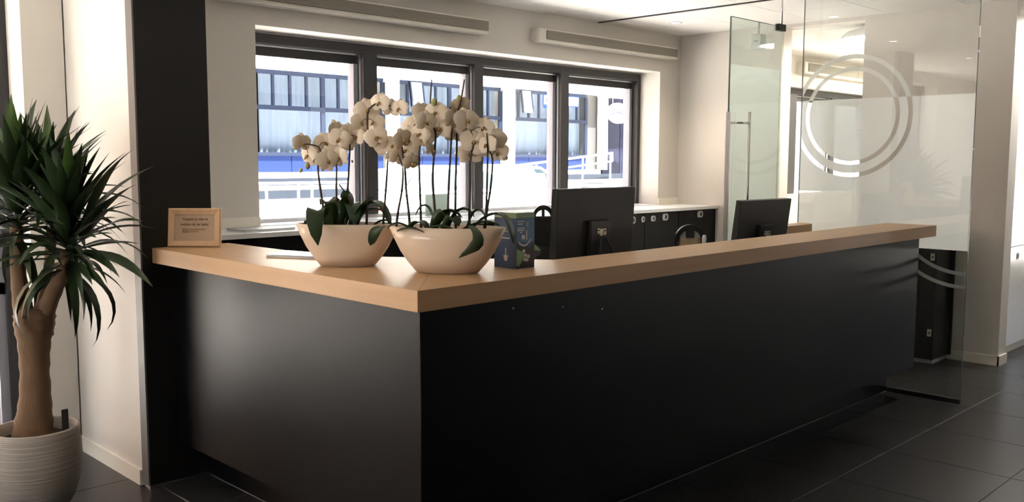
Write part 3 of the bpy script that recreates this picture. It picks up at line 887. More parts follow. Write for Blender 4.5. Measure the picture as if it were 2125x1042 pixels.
# two lines of print too small to read in the photograph: word-shaped dashes
bm = bmesh.new()
wr3 = random.Random(4)
for z, x1 in ((0.083, 0.054), (0.0725, 0.024)):
    x = -0.026
    while x < x1-0.004:
        l_ = min(wr3.uniform(0.0025, 0.006), x1-x)
        bbox(bm, x, x+l_, 0.0002, 0.0010, z-0.0026, z+0.0026+wr3.choice((0, 0.0014)))
        x += l_+0.0012
ptilt(bm); from_bm('small_print', bm, ink2_m, crd)
bm = bmesh.new()
for (a, b, c, d_) in ((-0.057, -0.046, 0.079, 0.088), (-0.044, -0.037, 0.079, 0.088), (-0.035, -0.029, 0.079, 0.088), (-0.057, -0.029, 0.068, 0.0765)):
    bbox(bm, a, b, 0.0002, 0.0010, c, d_)
ptilt(bm); from_bm('logo', bm, ink2_m, crd)
prism('easel_back', [(0.040, 0.130), (0.043, 0.130), (0.083, 0.0), (0.078, 0.0)], 'x', -0.02, 0.02, box_dark, pf)

# ------------------------------------------------------------------ brochures
br = thing('brochure_stack', 'small stack of glossy brochures lying left of the orchid bowls', 'brochure', (2.12, 3.39, HT), 0)
for k, (a, dz) in enumerate(((0.0, 0.0), (0.015, 0.004), (-0.01, 0.008))):
    bm = bmesh.new()
    P = [(1.99, 3.455), (2.105, 3.235), (2.185, 3.40), (2.15, 3.55)]
    b_ = Matrix.Rotation(a, 4, 'Z')
    lo = [bm.verts.new(b_ @ Vector((x-2.12, y-3.39, dz+0.0003))) for x, y in P]
    hi = [bm.verts.new(b_ @ Vector((x-2.12, y-3.39, dz+0.0037))) for x, y in P]
    bm.faces.new(lo[::-1]); bm.faces.new(hi)
    for q in range(4): bm.faces.new((lo[q], lo[(q+1) % 4], hi[(q+1) % 4], hi[q]))
    from_bm('brochure', bm, paperb_m if k == 2 else paper_m, br)

# ------------------------------------------------------------------ blue carton
# corner edge nearest the lobby; one face looks left, the other right
c0 = Vector((2.448, 2.428, 0)); cl = Vector((2.448, 2.560, 0)); cr = Vector((2.550, 2.402, 0))
cb_ = thing('carton_box', 'dark blue carton box with green top band and plant picture on counter', 'box', (c0.x, c0.y, HT), 0)
BH = 0.212
ul = (cl-c0); ur_ = Vector((ul.y, -ul.x, 0)).normalized()
wl_, wr2 = 0.118, 0.100
ul = ul.normalized()
if ur_.x < 0: ur_ = -ur_
bm = bmesh.new()
pts = [Vector((0, 0, 0)), ul*wl_, ul*wl_+ur_*wr2, ur_*wr2]
lo = [bm.verts.new(p) for p in pts]; mi_ = [bm.verts.new(p+Vector((0, 0, BH-0.020))) for p in pts]; hi = [bm.verts.new(p+Vector((0, 0, BH))) for p in pts]
bm.faces.new(lo[::-1])
for A, B, mi in ((lo, mi_, 0), (mi_, hi, 1)):
    for k in range(4): bm.faces.new((A[k], A[(k+1) % 4], B[(k+1) % 4], B[k])).material_index = mi
bm.faces.new(hi).material_index = 1
carton = from_bm('carton', bm, [box_blue, box_green], cb_)
def face_poly(nm, uv, u, off, m, thick=0.0008):
    """flat print on a side face: uv = list of (distance along u, z)"""
    n = ur_ if u is ul else ul
    bm = bmesh.new()
    A = [bm.verts.new(u*a + n*(-off) + Vector((0, 0, z))) for a, z in uv]
    B = [bm.verts.new(u*a + n*(-off-thick) + Vector((0, 0, z))) for a, z in uv]
    bm.faces.new(A); bm.faces.new(B)
    for k in range(len(A)): bm.faces.new((A[k], A[(k+1) % len(A)], B[(k+1) % len(B)], B[k]))
    return from_bm(nm, bm, m, carton)
def rect(a, b, c, d_): return [(a, c), (b, c), (b, d_), (a, d_)]
face_poly('print_panel', rect(0.002, wr2-0.002, 0.10, BH-0.022), ur_, 0.0, box_lblue)
for k, (a, b, z) in enumerate(((0.004, 0.046, 0.178), (0.008, 0.036, 0.168), (0.006, 0.046, 0.152), (0.006, 0.042, 0.144), (0.020, 0.030, 0.136))):
    face_poly('print_line', rect(a, b, z, z+0.004), ur_, 0.0008, box_white)
face_poly('print_figure', rect(0.030, 0.046, 0.112, 0.128), ur_, 0.0008, box_white)
face_poly('print_figure', rect(0.052, 0.058, 0.108, 0.145), ur_, 0.0008, box_white)
face_poly('print_figure', rect(0.054, 0.066, 0.158, 0.178), ur_, 0.0008, box_green)
arcp = [(0.012+0.068*k/12, 0.104-0.018*sin(pi*k/12)+0.01*k/12) for k in range(13)]
face_poly('print_bowl', arcp+[(p[0], p[1]-0.007) for p in arcp[::-1]], ur_, 0.0009, box_white)
face_poly('print_dark', [(0.002, 0.004), (wr2-0.002, 0.004), (wr2-0.002, 0.092), (0.07, 0.08), (0.04, 0.086), (0.002, 0.092)], ur_, 0.0, box_dark)
face_poly('print_leaf', [(0.002, 0.012), (0.016, 0.008), (0.022, 0.016), (0.046, 0.052), (0.020, 0.07), (0.002, 0.076)], ur_, 0.0009, box_dgreen)
for (a, z) in ((0.050, 0.05), (0.058, 0.032), (0.046, 0.034), (0.040, 0.066), (0.066, 0.045)):
    face_poly('print_flower', [(a+0.009*cos(t_*pi/3), z+0.008*sin(t_*pi/3)) for t_ in range(6)], ur_, 0.0012, box_white)
# left face figure
face_poly('print_pot', [(0.048, 0.028), (0.062, 0.028), (0.068, 0.05), (0.042, 0.05)], ul, 0.0, box_white)
face_poly('print_pot', rect(0.053, 0.058, 0.05, 0.078), ul, 0.0, box_white)
face_poly('print_line', rect(0.035, 0.075, 0.113, 0.117), ul, 0.0, box_white)
face_poly('print_line', rect(0.045, 0.07, 0.140, 0.143), ul, 0.0, box_white)
# cut-out flap sticking out to the right of the carton
fp = [(0.0, 0.0), (0.012, 0.012), (0.020, 0.022), (0.044, 0.03), (0.05, 0.048), (0.036, 0.058), (0.0, 0.08)]
n_ = -ul
bm = bmesh.new()
A = [bm.verts.new(ur_*(wr2+a) + ul*0.010 + Vector((0, 0, z+0.014))) for a, z in fp]; B = [bm.verts.new(ur_*(wr2+a) + ul*0.012 + Vector((0, 0, z+0.014))) for a, z in fp]
bm.faces.new(A); bm.faces.new(B[::-1])
for k in range(len(A)): bm.faces.new((A[k], A[(k+1) % len(A)], B[(k+1) % len(B)], B[k]))
flap = from_bm('cutout_flap', bm, box_dark, carton)
bm = bmesh.new()
f2 = [(0.0, 0.052), (0.044, 0.046), (0.036, 0.058), (0.0, 0.08)]
bm.faces.new([bm.verts.new(ur_*(wr2+a) + ul*0.0092 + Vector((0, 0, z+0.014))) for a, z in f2])
from_bm('print_leaf', bm, box_dgreen, carton)

# ------------------------------------------------------------------ orchids
def flower_mesh(seed, R=0.043):
    rr_ = random.Random(seed)
    bm = bmesh.new()
    def petal(ang, L, Wd, cup, y0, mi=0, n=6):
        rows_ = []
        for i in range(n+1):
            t_ = i/n
            wv = Wd*(sin(pi*min(t_*0.93+0.07, 1.0))**0.62) if t_ < 1 else Wd*0.18
            r = L*t_
            yy = y0 - cup*(1-(1-t_)**2)*0.3 + cup*t_*t_*0.55
            row = []
            for s in (-1, -0.5, 0, 0.5, 1):
                lx, lz = s*wv, r
                row.append(bm.verts.new((lx*cos(ang)+lz*sin(ang), yy + abs(s)*abs(s)*cup*0.25, -lx*sin(ang)+lz*cos(ang))))
            rows_.append(row)
        for A, B in zip(rows_, rows_[1:]):
            for k in range(4):
                bm.faces.new((A[k], A[k+1], B[k+1], B[k])).material_index = mi
    j = lambda s: rr_.uniform(-s, s)
    petal(0+j(.1), R*0.98, R*0.42, R*(0.5+j(.3)), 0.003)
    petal(radians(128)+j(.1), R*0.98, R*0.42, R*(0.4+j(.3)), 0.003)
    petal(radians(-128)+j(.1), R*0.98, R*0.42, R*(0.4+j(.3)), 0.003)
    petal(radians(74)+j(.1), R*1.05, R*0.66, R*(0.35+j(.3)), -0.001)
    petal(radians(-74)+j(.1), R*1.05, R*0.66, R*(0.35+j(.3)), -0.001)
    # lip and column
    btube(bm, [(0, 0.0, 0.0), (0, -0.008, -0.002), (0, -0.013, -0.008)], [0.004, 0.0045, 0.0025], 6, 1)
    petal(radians(180), R*0.36, R*0.16, -R*0.8, -0.006, 1, 3)
    bmesh.ops.recalc_face_normals(bm, faces=bm.faces)
    me = bpy.data.meshes.new('flower'); bm.to_mesh(me); bm.free()
    me.materials.append(petal_m); me.materials.append(lip_m)
    for p in me.polygons: p.use_smooth = True
    return me
FM = [flower_mesh(k) for k in range(6)]
bmb = bmesh.new(); blathe(bmb, [(0.0, -0.016), (0.009, -0.008), (0.011, 0.002), (0.006, 0.013), (0.0, 0.016)], 10)
bud_mesh = bpy.data.meshes.new('bud'); bmesh.ops.recalc_face_normals(bmb, faces=bmb.faces); bmb.to_mesh(bud_mesh); bmb.free(); bud_mesh.materials.append(bud_m)
for p in bud_mesh.polygons: p.use_smooth = True

def leaf_strip(bm, pts, width, mi=0, n=10, fold=0.18, tipw=0.1, basew=0.45, side=None):
    """blade along a quadratic path base-mid-tip with a folded midrib"""
    a, b, c = [Vector(p) for p in pts]
    ctrl = b*2 - (a+c)*0.5
    rows_ = []
    for i in range(n+1):
        t_ = i/n
        p = a*(1-t_)**2 + ctrl*2*t_*(1-t_) + c*t_*t_
        tg = ((ctrl-a)*2*(1-t_) + (c-ctrl)*2*t_).normalized()
        sd = side if side is not None else tg.cross(Vector((0, 0, 1)))
        sd = sd - tg*sd.dot(tg)
        sd = sd.normalized() if sd.length > 1e-4 else Vector((1, 0, 0))
        nm = sd.cross(tg)
        if nm.z < 0: nm = -nm
        wv = width*0.5*(basew + (1-basew)*sin(pi*min(t_/0.55, 1)*0.5)) if t_ < 0.55 else width*0.5*max(tipw*0.3, sqrt(max(0.0, 1-((t_-0.55)/0.45)**2)))
        rows_.append([bm.verts.new(p - sd*wv + nm*wv*fold*2), bm.verts.new(p), bm.verts.new(p + sd*wv + nm*wv*fold*2)])
    for A, B in zip(rows_, rows_[1:]):
        for k in range(2): bm.faces.new((A[k], A[k+1], B[k+1], B[k])).material_index = mi
    # a little thickness
    return rows_

VIEW = Vector((fwd.x, fwd.y, 0)).normalized()
SIDE = Vector((rgt.x, rgt.y, 0)).normalized()
def planter(base, label, depth, rim_l, rim_r, rimz, basez_half, stems, leaves, rot_extra=0.0, seed=1):
    t = thing('orchid_bowl', label, 'orchid planter', base, 0)
    inv = -Vector(base)
    depth = (Vector(base)+Vector((0, 0, 0.12))-Vector((0, 0, CAMH))).dot(fwd)
    # boat-shaped bowl, long axis across the view
    A0 = (rim_r-rim_l)/2*depth/FPX
    bm = bmesh.new()
    seg = 56
    ang = math.atan2(SIDE.y, SIDE.x)+rot_extra
    Hh = rimz
    profs = [(0.0, 0.0, 0.0), (0.50, 0.62, 0.0), (0.54, 0.66, 0.004), (0.67, 0.79, Hh*0.22), (0.80, 0.89, Hh*0.46), (0.91, 0.96, Hh*0.74), (1.0, 1.02, Hh),
             (0.985, 0.96, Hh+0.002), (0.95, 0.90, Hh*0.86), (0.80, 0.80, Hh*0.62), (0.0, 0.0, Hh*0.58)]
    B0 = A0*0.46
    rings = []
    for fa, fb, z in profs:
        if fa == 0: rings.append([bm.verts.new((0, 0, z))]); continue
        ring = []
        for k in range(seg):
            a = 2*pi*k/seg
            # superellipse, slightly pointed ends
            ca, sa = cos(a), sin(a)
            x = A0*fa*(abs(ca)**0.92)*(1 if ca >= 0 else -1)
            y = B0*fb*(abs(sa)**0.95)*(1 if sa >= 0 else -1)
            ring.append(bm.verts.new((x*cos(ang)-y*sin(ang), x*sin(ang)+y*cos(ang), z)))
        rings.append(ring)
    for A, B in zip(rings, rings[1:]):
        for k in range(seg):
            k2 = (k+1) % seg
            if len(A) == 1: bm.faces.new((A[0], B[k], B[k2]))
            elif len(B) == 1: bm.faces.new((A[k], A[k2], B[0]))
            else: bm.faces.new((A[k], A[k2], B[k2], B[k]))
    from_bm('bowl', bm, bowl_m, t, True)
    bm = bmesh.new()
    c_ = bm.verts.new((0, 0, Hh*0.86))
    rg = []
    for k in range(32):
        a = 2*pi*k/32
        x, y = A0*0.93*cos(a), B0*0.86*sin(a)
        rg.append(bm.verts.new((x*cos(ang)-y*sin(ang), x*sin(ang)+y*cos(ang), Hh*0.84)))
    for k in range(32): bm.faces.new((c_, rg[k], rg[(k+1) % 32]))
    from_bm('soil', bm, soil_m, t)
    rr_ = random.Random(seed)
    for pts, flowers in stems:
        dd_ = rr_.uniform(-0.03, 0.04)
        n = len(pts)
        W3 = [at_depth(p[0], p[1], depth + (p[2] if len(p) > 2 else dd_*min(1, i/(n-1)*1.5)))+inv for i, p in enumerate(pts)]
        W3[0].z = Hh*0.80
        # smooth the path
        path = []
        for i in range(n-1):
            p0, p1, p2, p3 = W3[max(i-1, 0)], W3[i], W3[i+1], W3[min(i+2, n-1)]
            for s in range(4):
                u = s/4
                path.append(0.5*((2*p1)+(p2-p0)*u+(2*p0-5*p1+4*p2-p3)*u*u+(3*p1-p0-3*p2+p3)*u**3))
        path.append(W3[-1])
        nn = len(path)
        st = tube('stem', path, [0.0056-0.0030*i/(nn-1) for i in range(nn)], stem_m, t, 6)
        for fl_ in flowers:
            fx, fy, sc_, az, tl = (list(fl_)+[1.0, 0.0, 0.0])[:5] if len(fl_) < 5 else fl_
            dz = rr_.uniform(-0.05, 0.05)
            pos = at_depth(fx, fy, depth+dd_+dz)+inv
            if sc_ < 0:
                f = link('bud', bud_mesh, st); f.location = pos; f.scale = (-sc_,)*3
                f.rotation_euler = (rr_.uniform(-0.6, 0.6), rr_.uniform(-0.6, 0.6), 0)
                continue
            f = link('flower', FM[rr_.randrange(6)], st)
            f.location = pos
            base_az = math.atan2(VIEW.y, VIEW.x)-pi/2
            f.rotation_euler = (radians(tl)+rr_.uniform(-0.25, 0.15), rr_.uniform(-0.35, 0.35), base_az+radians(az)+rr_.uniform(-0.35, 0.35))
            s_ = sc_*rr_.uniform(1.0, 1.18)
            f.scale = (s_, s_, s_)
            # flower stalk back to the stem
            q = min(path, key=lambda v: (v-pos).length)
            if (q-pos).length > 0.012:
                mid = (q+pos)/2+Vector((0, 0, 0.008))
                tube('stalk', [q, mid, pos+Vector((VIEW.x, VIEW.y, 0))*0.004], 0.0013, stem_m, st, 5)
    for lf in leaves:
        (b_, m_, e_), wpx = lf[0], lf[1]
        d0 = lf[2] if len(lf) > 2 else (0, 0, 0)
        P3 = [at_depth(p[0], p[1], depth+dd)+inv for p, dd in zip((b_, m_, e_), d0)]
        bm = bmesh.new()
        leaf_strip(bm, P3, wpx*depth/FPX, side=(lf[3] if len(lf) > 3 else SIDE*0.8+VIEW*0.3) if abs(b_[0]-e_[0]) < 40 else None)
        lo_ = from_bm('leaf', bm, oleaf_m, t, True, recalc=False)
        sm = lo_.modifiers.new('thickness', 'SOLIDIFY'); sm.thickness = 0.002
    return t

D1, D2 = 3.70, 3.52
def on_top(px, py):
    r = ray(px, py); s = (HT-CAMH)/r.z
    return Vector((r.x*s, r.y*s, HT))
F = 1.0
planter(tuple(on_top(722, 551)), 'left cream orchid bowl with white flowers, nearer the picture frame', 3.60, 612, 826, 0.163, 0, [
    ([(676, 478), (672, 440), (666, 400), (660, 350), (664, 310), (645, 300), (628, 300)], [(627, 297, .85, 40), (674, 296, .95, 10), (657, 330, 1.0, 0), (640, 322, .9, -20), (672, 345, .8, 0, 40), (690, 322, 1.05, 0), (706, 328, .95, -35), (668, 318, .9, 10), (638, 344, -1.0), (624, 354, -0.7)]),
    ([(700, 480), (699, 440), (698, 390), (698, 340), (690, 315)], [(680, 332, .9, 10)]),
    ([(716, 478), (719, 440), (721, 400), (724, 350), (726, 300), (722, 276)], [(722, 279, 1.05, 0), (704, 288, .95, 20), (740, 284, .9, -30), (716, 296, .85, 10), (697, 268, .8, 70), (731, 335, -0.4)]),
    ([(712, 476), (709, 452), (714, 420), (719, 405)], []),
    ([(722, 474), (728, 445), (729, 425), (720, 405), (704, 383)], []),
    ([(760, 478), (762, 430), (764, 370), (765, 300), (763, 235), (785, 214), (815, 222)], [(762, 229, 1.15, 0), (750, 254, .9, 25), (776, 254, .85, -25), (788, 213, .9, 0), (812, 224, .85, 30), (828, 225, .8, -30), (780, 284, .95, 10)]),
    ([(794, 480), (797, 440), (801, 390), (805, 330), (806, 300)], [(800, 302, 1.0, 0), (816, 302, .9, -20), (786, 292, .85, 25), (816, 325, .7, 20, 50), (828, 300, .75, -30)]),
], [
    (((690, 468), (655, 440), (660, 510)), 36, (0.0, -0.10, -0.155)),
    (((700, 475), (690, 425), (664, 424)), 36, (0, 0, 0.02)),
    (((700, 475), (716, 422), (705, 408)), 40, (0.0, -0.02, -0.03)),
    (((708, 476), (728, 425), (735, 470)), 34, (0.03, 0.0, -0.06)),
    (((732, 476), (748, 436), (778, 405)), 30, (0, -0.02, -0.02)),
    (((735, 478), (775, 420), (812, 472)), 26, (0.05, 0.03, -0.02)),
    (((742, 474), (762, 438), (800, 440)), 24, (0.06, 0.05, 0.05)),
    (((800, 470), (780, 482), (768, 510)), 22, (-0.02, -0.13, -0.16)),
    (((676, 470), (655, 446), (636, 446)), 26, (0.02, 0.03, 0.02)),
    (((668, 472), (650, 460), (630, 464)), 16, (0.0, -0.02, -0.02)),
    (((770, 476), (795, 458), (816, 470)), 16, (0.02, 0.0, 0.0)),
    (((690, 470), (684, 440), (676, 425)), 34, (-0.02, -0.04, -0.06)),
], seed=3)
planter(tuple(on_top(928, 565)), 'right cream orchid bowl with tall white orchids, nearer the counter corner', 3.45, 802, 1054, 0.167, 0, [
    ([(820, 486), (826, 440), (834, 395), (836, 350), (828, 325)], [(826, 326, .85, 20)]),
    ([(852, 488), (848, 440), (843, 395), (840, 345), (834, 305), (846, 275), (860, 262)], [(862, 262, 1.1, 0), (850, 286, 1.1, 5), (843, 311, 1.0, 0), (836, 290, .85, 30), (872, 278, .8, -25)]),
    ([(874, 486), (873, 440), (871, 380), (870, 315), (878, 290), (890, 280)], [(886, 288, .75, -30), (872, 290, .75, 10), (855, 338, .8, 20, 30)]),
    ([(908, 484), (902, 430), (898, 375), (900, 330), (904, 280), (896, 255), (893, 215), (896, 165)], [(876, 232, .8, 20), (905, 234, .95, -10), (884, 252, .95, 10), (901, 212, -1.1), (912, 266, .95, -15), (896, 310, .7, 75), (930, 270, .8, 0)]),
    ([(930, 484), (930, 430), (932, 370), (936, 300), (938, 250), (934, 222)], [(938, 248, .85, 70), (940, 280, .85, 0, 20)]),
    ([(946, 484), (945, 430), (946, 360), (948, 300), (949, 240), (957, 205), (964, 165)], [(944, 230, .75, 30), (956, 218, .7, -10), (953, 206, -1.1)]),
    ([(975, 486), (974, 440), (976, 380), (977, 325), (984, 290), (970, 260)], [(968, 249, 1.0, 10), (986, 267, 1.1, 0), (984, 294, 1.2, 0), (976, 318, 1.05, 0), (1004, 264, .85, -20), (998, 308, .9, -10), (966, 280, .9, 20)]),
    ([(1006, 484), (1009, 430), (1011, 370), (1012, 310), (1010, 276)], [(1010, 300, .85, -20)]),
    ([(1003, 484), (1010, 440), (1018, 390), (1022, 330), (1012, 305), (1028, 292)], [(1028, 289, .95, -15), (1034, 317, .95, -10)]),
], [
    (((850, 478), (828, 464), (803, 474)), 17, (-0.03, -0.05, -0.05)),
    (((905, 474), (885, 428), (862, 446)), 17, (0.0, 0, 0)),
    (((905, 478), (925, 440), (960, 452)), 30, (0, -0.02, -0.02)),
    (((930, 478), (955, 436), (985, 450)), 26, (0.02, 0.0, 0.0)),
    (((898, 478), (915, 448), (932, 452)), 30, (-0.03, -0.04, -0.04)),
    (((968, 478), (990, 436), (1012, 462)), 16, (0.02, 0, 0)),
    (((976, 470), (990, 505), (952, 535)), 24, (-0.11, -0.175, -0.155), VIEW*0.4+SIDE),
    (((975, 480), (1035, 445), (1066, 506)), 24, (-0.02, -0.06, -0.08)),
    (((950, 482), (1000, 462), (1040, 470)), 20, (-0.03, -0.05, -0.05)),
    (((845, 482), (868, 462), (888, 478)), 26, (-0.02, -0.05, -0.07)),
    (((880, 480), (910, 470), (945, 478)), 18, (-0.06, -0.09, -0.10)),
    (((826, 480), (850, 474), (880, 482)), 16, (-0.05, -0.08, -0.09)),
    (((920, 478), (938, 454), (952, 470)), 26, (-0.04, -0.06, -0.08)),
], rot_extra=radians(-14), seed=5)

# ------------------------------------------------------------------ yucca
YB = Vector((1.299, 4.241, 0))
yu = thing('potted_yucca', 'tall yucca with three branches in a ribbed white pot at the left', 'plant', YB)
potp = [(0.0, 0.0), (0.085, 0.0), (0.112, 0.012), (0.150, 0.075), (0.172, 0.15), (0.183, 0.24), (0.181, 0.31), (0.175, 0.362), (0.173, 0.380), (0.168, 0.386), (0.162, 0.382),
        (0.158, 0.35), (0.150, 0.30), (0.0, 0.30)]
lathe('pot', potp, pot_m, yu, 64)
bm = bmesh.new(); blathe(bm, [(0.0, 0.338), (0.08, 0.335), (0.157, 0.330)], 32)
so_ = from_bm('soil', bm, soil_m, yu)
def yp(px, py, dd=0.0): return at_depth(px, py, 4.06+dd) - YB
def trunk(name, spec, m):
    bm = bmesh.new()
    pts = [yp(p[0], p[1], p[3]) for p in spec]
    rads = [p[2]*4.06/FPX for p in spec]
    path, rr_ = [], []
    n = len(pts)
    for i in range(n-1):
        p0, p1, p2, p3 = pts[max(i-1, 0)], pts[i], pts[i+1], pts[min(i+2, n-1)]
        for s in range(5):
            u = s/5
            path.append(0.5*((2*p1)+(p2-p0)*u+(2*p0-5*p1+4*p2-p3)*u*u+(3*p1-p0-3*p2+p3)*u**3))
            q = rads[i]*(1-u)+rads[i+1]*u
            rr_.append(q*(1+0.035*sin(17.0*len(rr_))))
    path.append(pts[-1]); rr_.append(rads[-1])
    btube(bm, path, rr_, 18)
    return from_bm(name, bm, m, yu, True)
trunk('trunk', [(68, 915, 41, 0), (70, 880, 37, 0), (73, 830, 31, 0), (72, 770, 28, 0), (71, 715, 31, 0), (71, 680, 38, 0), (72, 655, 40, 0), (72, 640, 30, 0)], bark_m)
trunk('branch', [(60, 690, 26, -0.01), (48, 640, 19, -0.02), (40, 585, 15.5, -0.03), (36, 530, 13.5, -0.03), (34, 470, 12, -0.03)], bark_m)
trunk('branch', [(84, 690, 26, 0.0), (97, 640, 18, -0.01), (114, 600, 16, -0.03), (130, 565, 13.5, -0.05), (140, 520, 12, -0.06)], bark_m)
trunk('branch', [(76, 670, 14, 0.03), (88, 625, 11.5, 0.05), (98, 575, 10, 0.06), (104, 520, 10, 0.06), (110, 430, 10, 0.06)], bark_m)
box('plant_tag', 0.094, 0.122, -0.05, -0.047, 0.33, 0.45, box_dark, yu)

def yleaf_mesh(L, Wd, droop, twist, m, n=9):
    bm = bmesh.new()
    rows_ = []
    x = z = 0.0
    for i in range(n+1):
        t_ = i/n
        a = -droop*(t_**1.6)
        if i: x += L/n*cos(a); z += L/n*sin(a)
        wv = Wd/2*(0.55+0.45*min(t_/0.35, 1))*(1 if t_ < 0.45 else max(0.03, (1-((t_-0.45)/0.55)**1.5)))
        nx, nz = -sin(a), cos(a)
        tw = twist*t_
        for_ = []
        for s in (-1, 0, 1):
            yy = s*wv*cos(tw); up_ = s*wv*sin(tw) + abs(s)*wv*0.28
            for_.append(bm.verts.new((x+nx*up_, yy, z+nz*up_)))
        rows_.append(for_)
    for A, B in zip(rows_, rows_[1:]):
        for k in range(2): bm.faces.new((A[k], A[k+1], B[k+1], B[k]))
    me = bpy.data.meshes.new('leaf'); bm.to_mesh(me); bm.free(); me.materials.append(m)
    for p in me.polygons: p.use_smooth = True
    return me
YL = {}
for k in range(4):
    YL['up', k] = yleaf_mesh(0.40+0.03*k, 0.062, 0.12+0.1*k, 0.2, yleaf_m)
    YL['out', k] = yleaf_mesh(0.38+0.03*k, 0.046, 0.5+0.25*k, 0.5*(-1)**k, yleaf_m)
    YL['droop', k] = yleaf_mesh(0.36+0.03*k, 0.044, 1.2+0.3*k, 0.6*(-1)**k, yleaf_m)
    YL['young', k] = yleaf_mesh(0.36+0.02*k, 0.055, 0.15, 0.1, yleaf2_m)
def put_leaf(me, pos, az, el, s=1.0):
    def hits(a):
        R = Matrix.Translation(pos+YB) @ Matrix.Rotation(a, 4, 'Z') @ Matrix.Rotation(-el, 4, 'Y') @ Matrix.Scale(s, 4)
        for v in me.vertices:
            p = R @ v.co
            if (p.x > 1.745 and p.y > 4.16) or p.y > 4.99: return True
        return False
    for k in range(14):
        if not hits(az): break
        az -= 0.22
    o = link('leaf', me, yu)
    o.location = pos
    o.rotation_euler = (0, -el, az)
    o.scale = (s, s, s)
    return o
azv = math.atan2(SIDE.y, SIDE.x)       # azimuth of image-right
ry = random.Random(11)
GA = 2.39996
for (cx, cy, dd, nlf, sc_, lo_el, top) in ((36, 452, -0.03, 80, 0.97, -0.15, 120), (140, 510, -0.06, 86, 0.92, -0.35, 120), (100, 430, 0.03, 60, 0.85, 0.0, 90)):
    for i in range(nlf):
        f_ = i/(nlf-1)
        el = lo_el + (1.40-lo_el)*f_**0.85 + ry.uniform(-0.15, 0.15)
        az = i*GA + ry.uniform(-0.3, 0.3)
        pos = yp(cx + 3*f_, cy + top*0.45 - top*f_, dd)
        kd = 'up' if el > 0.75 else ('out' if el > 0.0 else 'droop')
        if f_ > 0.9: kd = 'young'
        tip = pos + YB + Vector((cos(az)*cos(el), sin(az)*cos(el), sin(el)))*0.42*sc_
        if tip.x > 1.70 and tip.y > 4.12: az -= 1.6
        elif tip.y > 4.92: az += pi*0.6
        put_leaf(YL[kd, ry.randrange(4)], pos, az, el, sc_*ry.uniform(0.8, 1.1))
# leaves that read singly in the photograph: (base px, tip direction az offset, elevation, kind, scale)
def aim(bpx, tpx, kind, k, s, dd=0.0):
    b = yp(*bpx, dd); t_ = yp(*tpx, dd-(0.22 if tpx[0] > 180 else 0.02))
    d_ = t_-b
    az = math.atan2(d_.y, d_.x); el = math.atan2(d_.z, math.hypot(d_.x, d_.y))
    put_leaf(YL[kind, k], b, az, el + {'up': 0.06, 'out': 0.32, 'droop': 0.7, 'young': 0.05}[kind], d_.length/{'up': 0.40+0.03*k, 'out': (0.38+0.03*k)*0.93, 'droop': (0.36+0.03*k)*0.8, 'young': 0.36+0.02*k}[kind])
for b, t_, kd, k in (((28, 400), (22, 195), 'young', 0), ((45, 395), (70, 200), 'up', 0), ((50, 400), (88, 205), 'up', 1), ((85, 400), (162, 218), 'young', 1),
                     ((75, 400), (95, 235), 'up', 0), ((128, 430), (158, 258), 'up', 1), ((150, 440), (176, 300), 'up', 0), ((160, 500), (274, 366), 'up', 2),
                     ((175, 470), (275, 340), 'out', 0), ((170, 500), (292, 482), 'out', 0), ((180, 510), (303, 535), 'out', 1), ((170, 520), (304, 612), 'out', 0),
                     ((175, 495), (265, 440), 'out', 0), ((165, 540), (220, 585), 'out', 1), ((150, 520), (240, 590), 'out', 0), ((30, 480), (100, 520), 'droop', 0),
                     ((60, 430), (105, 520), 'droop', 1), ((20, 420), (55, 440), 'droop', 0), ((175, 450), (296, 470), 'out', 1), ((120, 520), (78, 560), 'droop', 0)):
    aim(b, t_, kd, k, 1.0, -0.06)

# ------------------------------------------------------------------ outside
sr = structure(box('ground_street', -30, 45, 5.56, 40, -0.25, -0.02, pave_m))
structure(box('ground_forecourt', -30, -3.2, -30, 5.56, -0.25, -0.02, pave_m))
structure(box('ground_side', -3.2, 13, -30, -4.2, -0.25, -0.02, pave_m))
structure(box('ground_yard', 13, 45, -30, 5.56, -0.25, -0.02, pave_m))
structure(box('roof', -3.4, 13.3, -4.4, 5.9, ZC+0.26, ZC+0.7, fasc_m))

FYD = 21.0
fb = thing('office_building', 'pale building across the street with navy windows and blue panels', 'building', (0, FYD, 0))
ZB0, ZB1, ZT, ZH = 1.21, 1.69, 2.85, 3.78
box('fascia', 2.0, 34.0, -0.35, 0.2, ZH+0.02, 5.6, fasc_m, fb)
box('upper_wall', 2.0, 34.0, 0.2, 0.5, ZH, 9.0, fasc_m, fb)
box('back_wall', 2.0, 34.0, 0.65, 0.8, 0.0, ZH, stucco_m, fb)
box('base_wall', 2.0, 25.0, -0.35, 0.6, 0.0, ZB0-0.002, fasc_m, fb)
box('base_wall', 25.0, 34.0, -0.35, 0.6, 0.0, 0.998, fasc_m, fb)
for x in (6.6, 15.85, 20.45, 25.08, 29.7):
    box('column', x, x+0.36, -0.30, -0.12, ZB0, ZH+0.02, stucco_m, fb)
bays = [(7.1, 11.9), (11.9, 15.85), (16.2, 20.45), (20.8, 24.6)]
